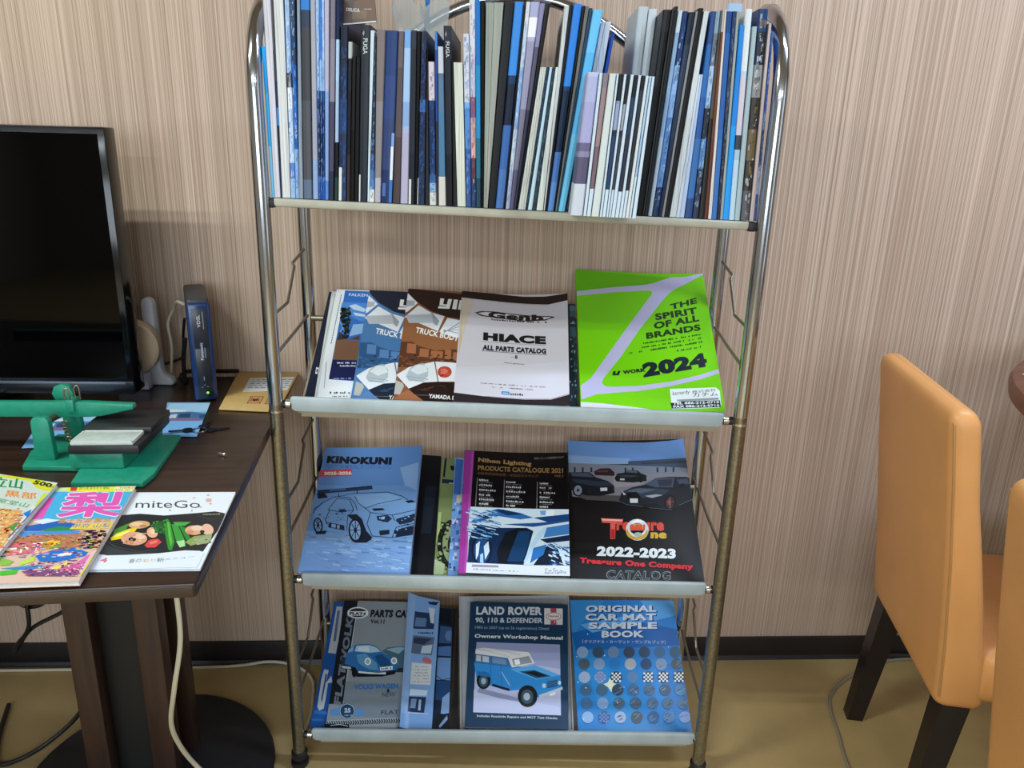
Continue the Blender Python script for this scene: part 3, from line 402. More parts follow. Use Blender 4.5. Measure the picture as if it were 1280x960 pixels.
('booklet','short pale grey-green booklet near the right end','booklet','magazines standing on the top shelf',[0.3657,0.3747,1.1367,0.3609,0.36784,1.4298],0.004,0.205,'c',[(0,'a8bcc4')],None,None,None),
('magazine','magazine with a navy-to-brown mottled photo spine near the right end','magazine','magazines standing on the top shelf',[0.376,0.3893,1.1365,0.36736,0.382,1.4547],0.004,0.205,'s',[(0,'5a5a60'),(0.15,'3a3430'),(0.3,'6a5c40'),(0.45,'3a322c'),(0.6,'8a8c90'),(0.75,'16243c'),(0.9,'1c3c6c')],['14100e','c8ccd4','8a7440'],None,None),
('magazine','pinkish-white magazine second from the right end','magazine','magazines standing on the top shelf',[0.3906,0.3969,1.1362,0.3851,0.3888,1.4349],0.004,0.205,'p',[(0,'c8b8b8'),(0.5,'dccccc')],None,None,None),
('magazine','blue mottled magazine last at the right end against the post','magazine','magazines standing on the top shelf',[0.3971,0.4019,1.1361,0.3907,0.3938,1.4226],0.004,0.205,'s',[(0,'2a4880'),(0.15,'8a98b8'),(0.3,'20386c'),(0.5,'5a78a8'),(0.6,'2a509c'),(0.9,'3a66b0')],['8aa8d0','16284c'],None,None),
('folder','broad pale blue folder standing flat behind the right-hand magazines','folder','magazines standing on the top shelf',[0.3602,0.4094,1.1368,0.3694,0.3963,1.4963],0.214,0.006,'c',[(0,'a4bcd4')],None,None,None),
('leaflet','thin blue leaflet rising behind the dark spines left of the middle','leaflet','magazines standing on the top shelf',[-0.1855,-0.1802,1.1482,-0.168,-0.1602,1.4999],0.212,0.012,'c',[(0,'2a74b8')],None,None,None)
]
TIER_MAGS=[
('navy_back','catalogue','dark navy catalogue mostly hidden at the left end of the second tier','catalogue',[-0.2633,-0.2919,0.7885],[31,0,-3.5],[(-0.0363,0.0021),(0.0363,0.0),(0.0548,0.2895),(-0.0439,0.2935)],0.002,{},[(5.3,834.9),(266.8,848.3),(480.1,149.4),(168.1,131.8)]),
('white_a','booklet','white booklet edge between the dark navy and the palm-tree catalogues','booklet',[-0.2393,-0.2972,0.7891],[31,0,-3.5],[(-0.0422,0.0036),(0.0422,0.0),(0.0481,0.2878),(-0.0623,0.2956)],0.002,{},[(69.4,834.9),(373.4,853.6),(533.5,154.7),(185.1,128.0)]),
('wagon','catalogue','white-bordered catalogue with a blue sky and palm tree photo','catalogue',[-0.176,-0.3043,0.7901],[31,0,-3.5],[(-0.0996,0.0031),(0.0996,0.0),(0.0843,0.2954),(-0.1153,0.3007)],0.003,{},[(88.0,834.9),(810.9,864.3),(853.6,144.0),(218.7,114.7)]),
('truck_blue','catalogue','blue truck-body catalogue with white helmet-shaped pictures','catalogue',[-0.1114,-0.3154,0.7899],[31,0,-3.5],[(-0.1024,0.0038),(0.1024,0.0),(0.1031,0.2963),(-0.1109,0.3033)],0.003,{},[(309.4,848.3),(1056.3,880.3),(1120.3,154.7),(437.5,120.0)]),
('dark_mid','catalogue','dark teal catalogue edge showing between the beige and lime covers','catalogue',[0.148,-0.3302,0.7905],[31,0,-3.5],[(-0.0525,0.0008),(0.0525,0.0),(0.0572,0.2771),(-0.0484,0.2775)],0.003,{},[(533.3,885.3),(917.3,898.6),(901.3,213.3),(560.0,202.7)]),
('truck_brown','catalogue','brown truck-body catalogue with a red gauge picture','catalogue',[-0.0331,-0.3274,0.7917],[31,0,-3.5],[(-0.1023,0.0066),(0.1023,0.0),(0.1024,0.299),(-0.1085,0.3109)],0.003,{},[(594.9,850.9),(1344.4,890.9),(1371.1,154.7),(696.8,109.9)]),
('hiace','catalogue','pale beige parts catalogue with dark curved bands top and bottom','catalogue',[0.0788,-0.3422,0.793],[31,0,-3.5],[(-0.1046,0.0025),(0.1046,0.0),(0.1088,0.3037),(-0.108,0.3018)],0.009,{'sag': 0.007},[(88.0,863.9),(863.9,893.3),(850.1,141.3),(147.7,125.3)]),
('work_under','catalogue','grey-white catalogue lying under the lime green one','catalogue',[0.3355,-0.3411,0.7827],[31,0,-3.5],[(-0.1237,0.0012),(0.1237,0.0),(0.1433,0.3372),(-0.1198,0.3514)],0.01,{},[(130.9,829.2),(872.8,853.2),(785.5,183.3),(104.7,139.6)]),
('work','catalogue','thick lime green catalogue marked 2024 with a white address sticker','catalogue',[0.3333,-0.3564,0.7863],[31,0,-3.5],[(-0.13,0.0006),(0.13,0.0),(0.1442,0.3826),(-0.1266,0.3851)],0.014,{'sag': 0.004},[(113.5,827.0),(903.3,851.0),(779.8,96.0),(85.1,72.0)]),
('dark_behind','catalogue','dark navy cover peeking out behind the blue rally-car catalogue','catalogue',[-0.2414,-0.3051,0.429],[31,0,-3.5],[(-0.066,0.001),(0.066,0.0),(0.0593,0.3025),(-0.0894,0.3016)],0.006,{},[(73.1,799.8),(457.0,813.5),(548.4,105.1),(165.9,96.0)]),
('kino','catalogue','thick blue catalogue with a line-drawn rally car','catalogue',[-0.2161,-0.3222,0.4301],[31,0,-3.5],[(-0.1075,0.0),(0.1075,0.0009),(0.1018,0.3121),(-0.1076,0.2991)],0.022,{'sag': 0.003},[(6.9,799.8),(644.4,815.7),(719.8,77.7),(169.1,89.1)]),
('black_book','book','glossy black book between the rally-car and olive covers','book',[-0.1125,-0.3118,0.4297],[31,0,-3.5],[(-0.0478,0.0027),(0.0478,0.0),(0.0409,0.2897),(-0.0689,0.2946)],0.006,{'under': 1},[(502.7,804.3),(780.1,819.4),(829.9,137.1),(548.4,118.8)]),
('green_mag','magazine','olive green magazine with a dark wheel picture','magazine',[-0.0097,-0.3175,0.43],[31,0,-3.5],[(-0.0536,0.0002),(0.0536,0.0),(0.0556,0.2848),(-0.0599,0.2844)],0.004,{},[(785.1,819.9),(1096.8,829.5),(1133.4,157.7),(834.9,149.9)]),
('sky_mag','magazine','sky blue magazine edge left of the magenta-spined catalogue','magazine',[0.028,-0.3246,0.433],[31,0,-3.5],[(-0.0627,0.0012),(0.0627,0.0),(0.0741,0.2839),(-0.0693,0.2853)],0.005,{},[(48.0,859.2),(432.0,873.6),(480.0,168.0),(89.8,153.6)]),
('nihon','catalogue','thick black and blue headlight catalogue with a magenta spine','catalogue',[0.0938,-0.3356,0.4358],[31,0,-3.5],[(-0.1085,0.0),(0.1085,0.0001),(0.1115,0.3003),(-0.1141,0.2988)],0.016,{'sag': 0.005},[(108.0,852.0),(780.0,871.2),(765.1,122.4),(148.8,108.0)]),
('treasure','catalogue','black catalogue with a photo of dark sports cars and red title','catalogue',[0.3373,-0.3396,0.4295],[31,0,-3.5],[(-0.1309,0.0),(0.1309,0.0007),(0.133,0.3554),(-0.1291,0.3411)],0.009,{'sag': 0.003},[(104.7,844.9),(833.5,864.1),(714.8,80.7),(85.1,89.9)]),
('blue_three','catalogue','royal blue catalogue with large white strokes at the left of the bottom tier','catalogue',[-0.2529,-0.3162,0.0657],[28,0,-3.5],[(-0.0692,0.0),(0.0692,0.0023),(0.0843,0.2867),(-0.071,0.2921)],0.005,{},[(74.2,789.9),(436.4,794.2),(567.3,117.8),(209.5,96.0)]),
('flat4','catalogue','grey parts catalogue with a blue vintage beetle-shaped car','catalogue',[-0.205,-0.3227,0.0706],[28,0,-3.5],[(-0.0833,0.0),(0.0833,0.0047),(0.081,0.2934),(-0.0943,0.2927)],0.006,{},[(160.2,787.7),(597.9,787.7),(672.1,100.4),(264.9,89.9)]),
('leaflet','leaflet','pale blue leaflet with a curled left edge','leaflet',[-0.1001,-0.3318,0.0793],[28,0,-3.5],[(-0.0329,0.0),(0.0329,0.0011),(0.0245,0.2945),(-0.0504,0.3098)],0.002,{'liftL': 0.01},[(567.3,789.9),(740.1,792.1),(785.1,91.6),(615.3,54.5)]),
('dark_photo','magazine','dark blue photo magazine edge right of the curled leaflet','magazine',[-0.0665,-0.3231,0.0681],[28,0,-3.5],[(-0.0339,0.0),(0.0339,0.0011),(0.0214,0.2767),(-0.0363,0.2811)],0.006,{},[(654.6,792.1),(831.3,794.2),(853.2,135.3),(720.1,122.2)]),
('dark_spiral','book','dark spiral-edged book beside the grey box','book',[-0.0209,-0.3255,0.0683],[28,0,-3.5],[(-0.0092,0.0),(0.0092,0.0005),(-0.0111,0.2767),(-0.0233,0.2763)],0.008,{},[(837.9,794.2),(885.9,794.2),(883.7,133.1),(855.3,133.1)]),
('slipcase','box','grey-white cardboard slipcase under the dark blue workshop manual','box',[0.1104,-0.3355,0.0672],[28,0,-3.5],[(-0.1178,0.0),(0.1178,0.0029),(0.1175,0.3164),(-0.1415,0.305)],0.017,{'hard': 1},[(0,0),(1,0),(1,1),(0,1)]),
('rover','book','dark blue hardback workshop manual with a blue off-roader on its cover','book',[0.1083,-0.346,0.0819],[28,0,-3.5],[(-0.1072,0.0),(0.1072,0.0006),(0.1135,0.2827),(-0.1117,0.2818)],0.02,{'hard': 1},[(79.9,692.4),(585.0,705.6),(579.9,100.1),(108.6,88.1)]),
('carmat','book','bright blue sample book with rows of round swatches','book',[0.3564,-0.3495,0.0711],[28,0,-3.5],[(-0.1186,0.0),(0.1186,0.0043),(0.1178,0.308),(-0.1274,0.3012)],0.014,{},[(632.3,714.9),(1183.1,720.7),(1091.9,79.5),(589.6,77.6)]),
('delivery','brochure','brown brochure lying on top of the dark spines at the left of the top shelf','brochure',[-0.177,-0.3097,1.4185],[86,0,-3.5],[(-0.0273,0.0),(0.0273,0.0059),(0.0211,0.1021),(-0.0234,0.0987)],0.004,{},[(427,33.5),(470,27.5),(463,-58),(427,-56)])
]
TABLE_MAGS=[
('mitego','booklet','white food booklet with asparagus and shrimp on its cover,on the table','booklet',[-0.3908,-0.8272,0.7508],[0,0,0],[(-0.075,-0.0011),(0.075,0.0011),(0.0562,0.2127),(-0.0938,0.2105)],0.003,{'sag': 0.0},[(-72.7,654.8),(800.0,645.3),(1037.3,133.3),(325.4,136.1)]),
('guide_right','magazine','colourful travel magazine with a large pink character,on the table','magazine',[-0.5391,-0.8695,0.7545],[0,0,0],[(-0.1023,-0.0063),(0.1023,0.0063),(0.0634,0.2579),(-0.1412,0.2453)],0.007,{},[(-831.4,870.5),(558.9,821.3),(959.6,155.2),(-117.2,179.0)]),
('guide_left','magazine','travel magazine with green characters and yellow 500 flash,at the frame edge','magazine',[-0.6409,-0.8394,0.7625],[0,0,0],[(-0.0979,0.0303),(0.0979,-0.0303),(0.0592,0.2227),(-0.1366,0.2834)],0.006,{},[(-1159.9,615.7),(-161.1,807.6),(406.4,132.7),(-406.4,8.5)]),
('postcard','postcard','blue photo postcard sticking out right of the black press block','postcard',[-0.4933,-0.3917,0.7515],[0,0,0],[(-0.0293,-0.0005),(0.0293,0.0005),(-0.005,0.1818),(-0.086,0.1794)],0.001,{},[(249.6,1034.4),(460.8,1034.4),(542.4,830.4),(283.2,830.4)]),
('postcard','postcard','blue photo postcard lying under the green press arm','postcard',[-0.6747,-0.442,0.7515],[0,0,0],[(-0.0497,-0.006),(0.0497,0.006),(-0.011,0.1757),(-0.0991,0.1735)],0.001,{},[(249.6,1034.4),(460.8,1034.4),(542.4,830.4),(283.2,830.4)])
]

# ------------------------------------------------------------ lettering and cover art
# cover art in drawing units of each cover; drawing_frame() maps it onto the cover
def P(c,*pts): return ('p',c,list(pts))
def T(c,s,BL,BR,TL,bold=0,fit=1):
    if any(ord(k)>0x2e80 for k in s): bold=0
    return ('t',c,s,[BL,BR,TL],bold)
def L(c,w,*pts): return ('l',c,w,list(pts))
def E(c,x,y,rx,ry=None,rot=0):
    import math
    ry=ry or rx; r=math.radians(rot); pts=[]
    for i in range(20):
        t=2*math.pi*i/20; X=rx*math.cos(t); Y=ry*math.sin(t)
        pts.append((x+X*math.cos(r)-Y*math.sin(r),y+X*math.sin(r)+Y*math.cos(r)))
    return ('p',c,pts)
def Rg(c,w,x,y,rx,ry=None,rot=0):
    p=E(c,x,y,rx,ry,rot)[2]; return ('l',c,w,p+[p[0]])
def S(cols,n,x0,y0,x1,y1,w,h,seed=0,sh=0):
    # speckle of small quads standing for picture detail / fine print
    import random
    r=random.Random(seed); out=[]
    for i in range(n):
        x=r.uniform(x0,x1);y=r.uniform(y0,y1);a=w*r.uniform(.4,1)/2;b=h*r.uniform(.4,1)/2
        out.append(('q',r.choice(cols),[(x-a,y+b),(x+a,y+b+sh*a),(x+a,y-b+sh*a),(x-a,y-b)]))
    return out
def fine(c,x0,x1,y,h,n,seed=1,slope=0,dens=.75):
    # a line of unreadably small print: dashes
    import random
    r=random.Random(seed); out=[]; x=x0
    step=(x1-x0)/n
    for i in range(n):
        if r.random()<dens:
            w=step*r.uniform(.5,.85); yy=y+slope*(x-x0)
            hh=h*r.uniform(.6,1)
            out.append(('q',c,[(x,yy),(x+w,yy+slope*w),(x+w,yy-hh+slope*w),(x,yy-hh)]))
        x+=step
    return out
A={}
# ---------------- tier 2
A['navy_back']=(1,'0f1c38',[L('c9cdd0',5,(132,236),(2,720)), P('dfe6ee',(72,675),(90,680),(80,715),(66,712)),P('10203e',(75,685),(84,687),(80,705),(72,703))])
A['white_a']=(1,'d3d8d8',[L('8f989c',3,(208,150),(95,700))])
A['wagon']=(1,'e8eef4',[P('2c6dc4',(275,122),(437,130),(640,140),(560,720),(325,728),(165,715)),
  P('4a8ad8',(255,200),(640,220),(620,340),(380,330),(240,260)),P('bcd8f2',(300,225),(345,215),(420,250),(400,268),(330,250)),P('c8def2',(330,270),(420,285),(410,300),(340,290)),
  P('8fb8e6',(330,350),(400,345),(390,410),(300,430)),
  P('7a5a44',(215,455),(250,450),(370,460),(360,590),(190,585)),P('3a2e2c',(235,400),(300,445),(220,455)),P('5a4234',(300,450),(370,455),(372,420)),
  P('101c50',(190,585),(360,590),(345,722),(165,715)),
  *S(['16231c','1b2c22','22362a'],60,250,240,305,330,26,16,3),*S(['1a281e','16231c'],45,262,330,300,440,20,18,4),
  T('f4f8ff','FALKEN',(300,160),(425,165),(302,142)),
  L('dfe9f6',2,(235,320),(270,400)),L('dfe9f6',2,(240,400),(262,370)),
  *fine('cfd8f0',222,352,612,12,12,1),*fine('cfd8f0',218,350,632,12,12,2),*fine('aab4dc',200,325,714,9,14,3),
  *[L('4a5460',5,(181+70*k/20,478-330*k/20),(181+70*(k+.7)/20,478-330*(k+.7)/20)) for k in range(20)],
  *fine('3a4452',172,310,812,14,10,5),*fine('5a6472',168,305,834,9,13,6),
  L('7d8790',3,(150,600),(135,775))])
def truck(dx,dy,base,dark,mid,low,acc):
    # the two truck-body catalogues share one layout
    f=lambda x,y:(x+dx,y+dy)
    o=[]
    def p(c,*q): o.append(P(c,*[f(*k) for k in q]))
    p(mid,(660,310),(1100,470),(1060,650),(625,645))
    p(low,(640,470),(720,470),(770,500),(880,530),(1000,520),(1060,530),(1050,640),(625,640))
    for (x,y,w,h) in ((690,480,60,70),(775,515,60,60),(850,530,80,50),(945,520,40,70),(1000,540,50,60)):
        p(acc,(x,y),(x+w,y+6),(x+w-4,y+h),(x-6,y+h-6))
    o.extend(S([dark,acc,mid],50,635+dx,560+dy,1050+dx,640+dy,30,9,11))
    # upper white panels
    p('e9edf4',(690,140),(760,210),(690,268),(672,275)); p('b0b6be',(680,190),(740,195),(735,225),(680,235)); 
    p('e9edf4',(765,225),(850,275),(940,300),(895,400),(800,360),(670,305))
    p('b9c0c9',(680,300),(690,290),(840,285),(850,268),(905,330),(890,365),(860,345),(700,345)); p('9aa3ad',(850,268),(905,330),(890,365),(868,350))
    p('e9edf4',(960,310),(1100,340),(1090,450),(1000,440),(905,405))
    for k in range(4): o.append(L('8b96a2',7,f(935,390-k*6+20),f(1060,330+k*30)))
    # lower white panels
    p('e6ebf2',(615,690),(700,640),(870,603),(893,735),(800,740),(700,780)); p('b6c2cc',(680,700),(705,650),(740,625),(800,615),(830,650),(830,700),(790,735),(700,730))
    p('dfe8ef',(705,660),(760,622),(815,630),(828,668),(760,690)); o.append(L('87939f',4,f(690,700),f(830,720),f(790,735),f(690,715)))
    p('e6ebf2',(878,603),(1000,610),(1070,625),(1050,735),(900,735))
    p(dark,(700,782),(800,742),(900,737),(1100,745),(1100,880),(780,858)); 
    p('b9b9b4',(615,725),(660,745),(668,765),(640,820),(598,815)); 
    p(acc,(600,850),(640,815),(695,788),(800,860))
    o.extend(S([low,dark],14,760+dx,760+dy,950+dx,800+dy,60,5,9))
    o.append(L('8f9aa2',2,f(740,822),f(960,828)))
    o.append(T('f4f4f4','TRUCK BODY',f(742,410),f(1030,470),f(752,372),.03))
    o.append(T('f2f2f2','YAMADA BODY',f(832,842),f(1085,862),f(836,815),.03))
    o.append(P('f2f2f2',f(912,178),f(938,180),f(930,218),f(955,220),f(965,182),f(990,184),f(972,250),f(895,246),f(899,232),f(948,234),f(950,230),f(905,226)))
    o.append(P('f2f2f2',f(1002,186),f(1030,188),f(1018,254),f(990,250))); o.append(P('f2f2f2',f(1042,190),f(1070,192),f(1100,240),f(1105,194),f(1120,196),f(1108,258),f(1085,256),f(1060,215),f(1052,256),f(1028,254)))
    return o
A['truck_blue']=(1,'4f7fb8',[P('1b2438',(437,118),(800,140),(820,330),(600,270),(500,210),(440,145))]+truck(-268,8,'','1d2738','4a7cb4','2f5a8c','5c88c0'))
A['truck_brown']=(1,'8a5a3e',[P('2e1c16',(697,108),(1150,160),(1150,330),(960,305),(850,265),(760,205),(690,140))]+truck(0,0,'','241614','96623f','5e3a28','a86a48')+
  [E('c44a3c',940,672,48,38),E('e07a68',935,668,26,18)]+S(['d86a58','a83428'],26,905,645,975,700,14,10,5))
A['hiace']=(2,'cfcbd6',[P('cdb98c',(148,170),(163,172),(152,420),(122,560)),P('d2c4b4',(150,175),(230,188),(180,330),(140,460)),P('d4d2de',(100,640),(864,600),(864,820),(740,850),(300,835),(95,800)),
  P('241616',(146,126),(352,130),(560,150),(700,155),(850,142),(852,190),(720,212),(560,200),(350,182),(144,170)),L('b08a7a',3,(146,172),(350,185),(560,204),(720,215)),
  P('2a2228',(93,806),(300,828),(560,848),(740,850),(866,818),(866,892),(700,893),(300,878),(88,866)),L('9a6a64',3,(300,826),(560,844),(740,846),(866,812)),
  P('2b1a18',(230,270),(270,258),(360,257),(600,285),(745,295),(768,302),(700,322),(560,325),(400,305),(270,290)),
  P('dfe2e6',(250,272),(300,263),(380,266),(600,292),(720,300),(745,304),(690,315),(560,318),(400,298),(290,286)),
  T('1e1a1e','Genb',(315,300),(690,326),(320,258),.06),
  *fine('5a4444',305,715,316,11,24,2,.06),
  T('15161a','HIACE',(285,457),(705,486),(287,402),.07),L('8f8a8e',3,(272,465),(706,492)),
  T('22222a','ALL PARTS CATALOG',(280,522),(705,550),(283,487),.06),L('4f4c52',4,(275,527),(712,556)),
  L('4a4a4a',3,(472,570),(486,571)),T('3a3a3e','8',(496,580),(514,581),(496,556),.03),
  T('3a3a3e','www.genb.jp',(420,610),(558,624),(421,600)),
  *fine('6f6468',268,705,744,6,40,3,.065),*fine('6f6468',345,620,770,6,26,4,.065),
  P('2f86c4',(408,795),(462,798),(458,818),(406,814)),L('dff0fa',6,(416,806),(452,808)),*fine('2a2a2e',466,556,820,16,6,9,.05,1)])
A['dark_mid']=(2,'1a2c38',[P('54707c',(865,225),(900,225),(905,262),(866,262)),P('3e5a66',(865,265),(905,265),(908,300),(866,300)),P('86a0a8',(866,345),(890,325),(903,348)),P('3a586a',(866,365),(908,372),(908,432),(866,432))]+S(['4a6a7c','26404e','7c98a4'],40,866,440,915,870,10,18,2))
A['work_under']=(3,'cfd0dc',[])
W='bab8dc'
A['work']=(3,'74cc06',[P('62b406',(88,70),(600,112),(480,150),(90,195)),
  P(W,(93,196),(300,168),(450,155),(510,145),(605,113),(690,112),(782,93),(784,100),(690,150),(620,185),(590,210),(560,245),(440,400),(330,560),(240,670),(228,695),(245,712),(280,717),(420,712),(600,690),(760,655),(868,622),(873,645),(760,680),(600,714),(420,740),(300,748),(200,757),(118,785),(112,712),(170,670),(250,560),(400,350),(480,240),(505,205),(503,192),(485,186),(300,197),(93,222)),
  T('14301a','THE',(606,297),(750,262),(602,265),.045),T('14301a','SPIRIT',(524,355),(752,320),(518,318),.045),T('14301a','OF ALL',(516,405),(762,362),(512,367),.045),T('14301a','BRANDS',(474,459),(770,412),(470,424),.045),
  *fine('1d4020',436,770,489,10,34,2,-.15),*fine('1d4020',448,775,508,10,32,3,-.15),*fine('1d4020',380,780,540,11,38,4,-.15),*fine('1d4020',640,785,527,10,14,5,-.15),
  T('12202c','2024',(458,668),(808,610),(446,590),.07),
  P('12202c',(292,634),(306,633),(302,646),(312,645),(318,632),(332,631),(322,655),(286,656)),T('12202c','WORK',(345,650),(470,635),(342,630),.06),
  P('e4eef0',(600,728),(850,722),(872,740),(880,822),(868,830),(612,834)),P('1e2c3c',(604,802),(640,800),(668,794),(872,790),(878,826),(612,832)),
  T('22323c','karnerdy',(616,768),(708,760),(616,742)),T('22323c','株式会社',(722,754),(852,742),(721,738),.01),T('1c2830','カチム',(726,772),(862,766),(724,752),.03),
  P('8fa0a8',(640,785),(865,776),(866,787),(640,795)),
  T('f0f6fa','TEL 086-212-0715',(618,812),(868,806),(617,799),.03),T('f0f6fa','FAX 086-212-0716',(620,829),(870,823),(619,816),.03),
  P('d8d8e4',(108,798),(240,806),(420,826),(505,838),(112,828))])
# ---------------- tier 3
A['dark_behind']=(4,'0d1426',[])
K='6c97d2'
def kino():
    o=[P('5f8ccc',(170,88),(720,75),(700,300),(110,300)),P('86acde',(590,200),(700,170),(690,330),(620,300)),
    P('7ea6dc',(60,560),(690,600),(660,800),(15,790)),
    T('10182a','KINOKUNI',(172,176),(540,182),(180,134),.08),T('4a74b4','PERFORMANCE CATALOG',(165,205),(538,206),(168,182),.01),
    P('c84a52',(140,216),(315,205),(312,245),(132,252)),T('f4e4e8','2025-2026',(160,243),(312,238),(160,224),.05)]
    # ground streaks
    o+=S(['8fb6e4','9cc0ea','5a86c2'],60,70,580,690,690,70,10,5,.15)+S(['a4c6ee','6c9ad6'],60,130,650,650,790,60,9,6,.3)
    D='142038'
    # car body fill then lines
    o+= [P('78a4dc',(110,420),(150,400),(220,365),(330,345),(520,340),(640,380),(700,400),(690,590),(540,610),(430,600),(330,580),(170,560),(100,520)),
     P('86b0e4',(330,360),(520,345),(600,372),(560,395),(400,425),(345,400))]
    o+= [P('1c2c48',(120,330),(428,300),(432,320),(130,350)),P('2a4066',(140,338),(420,310),(420,316),(140,344)),P(D,(120,345),(160,340),(180,370),(125,378)),L(D,5,(240,345),(240,362)),L(D,5,(342,322),(345,348)),P('40609a',(190,322),(280,314),(280,326),(190,334))]
    for pts in (((110,440),(150,400),(220,365),(300,368),(330,400),(345,440)),((220,368),(330,345),(520,338),(600,360),(640,385)),((330,360),(350,400),(390,430),(460,405),(600,378)),((390,430),(420,455),(545,470),(690,440)),((180,440),(230,375),(300,380),(325,440),(240,450),(180,440)),((190,440),(165,500),(175,520),(270,555)),((325,440),(290,480),(285,560)),((420,455),(400,520),(430,590),(540,600),(690,580)),((100,460),(110,430),(150,405)),((170,510),(270,535),(270,560)),((545,470),(560,500),(690,460)),((545,600),(570,540),(690,515))):
        o.append(L(D,4,*pts))
    o+= [P('10182c',(430,432),(490,430),(505,440),(440,446)),P('10182c',(620,390),(660,385),(685,396),(640,402)),
     P('22365c',(455,475),(520,470),(545,490),(520,512),(460,500)),P('a8c8ee',(470,482),(505,478),(500,495),(475,494)),Rg(D,4,500,490,22,18),
     P('1d2e4e',(560,495),(690,462),(690,505),(590,525)),P('16243f',(555,560),(690,525),(690,575),(570,600)),P('16243f',(470,560),(530,555),(530,580),(475,588)),
     P('22365c',(240,438),(275,436),(285,452),(245,455)),P('1a2a48',(190,515),(270,530),(268,558),(180,540)),P('8cb4e6',(200,520),(225,525),(222,545),(198,540)),P('8cb4e6',(232,527),(246,530),(244,550),(230,546)),
     E('1a2844',125,532,26,46,-4),E('7fa8dc',125,530,18,36,-4),E('1a2844',125,530,6,10), P(D,(110,570),(175,560),(165,580),(115,582)),
     P(D,(285,470),(340,465),(370,490),(395,560),(430,600),(400,628),(340,630),(320,500)),E('0f1830',335,560,40,70,-3),E('8ab2e4',334,558,30,56,-3),E('0f1830',334,558,9,14)]
    for k in range(8):
        import math
        t=k*math.pi/4; o.append(L('16233e',5,(334+8*math.cos(t),558+12*math.sin(t)),(334+28*math.cos(t),558+52*math.sin(t))))
        o.append(L('16233e',4,(125+4*math.cos(t),530+8*math.sin(t)),(125+17*math.cos(t),530+34*math.sin(t))))
    o+=S([D,'2a4066','9cc0ea'],40,560,470,690,590,14,6,8)+S([D,'2a4066'],20,100,450,280,540,10,6,9)+[P(D,(350,620),(400,605),(430,612),(380,630))]
    return o
A['kino']=(4,K,kino())
A['black_book']=(4,'0a0e18',[P('16202e',(740,330),(800,330),(770,600),(710,600))])
A['green_mag']=(4,'7c8c5c',[P('1a2230',(850,150),(862,150),(850,265),(838,262)),P('1e2e46',(835,275),(930,285),(930,310),(832,300)),L('dfe6e0',5,(874,300),(920,304)),P('101418',(880,195),(930,195),(925,230),(885,222)),P('a8bc80',(812,470),(830,470),(815,640),(800,640)),
   E('141a18',900,650,95,140),E('8c9c70',905,650,70,112),E('1c2420',905,655,40,70)]+S(['10160f','9cb07c','2a3424'],60,812,520,960,800,20,14,3)+[P('a9bb90',(790,730),(850,760),(840,815),(785,815))])
A['sky_mag']=(5,'6c9cd8',[P('7fb0ea',(92,155),(200,158),(190,330),(80,330)),P('3f6cb4',(95,160),(140,170),(120,400),(80,390)),P('c8c4b8',(100,400),(190,380),(180,450),(95,450)),P('5f86c4',(70,560),(150,540),(140,700),(60,690))]+S(['3a5a98','8fb4e4','b8c8e8','5a70b0'],60,55,450,160,850,30,30,4))
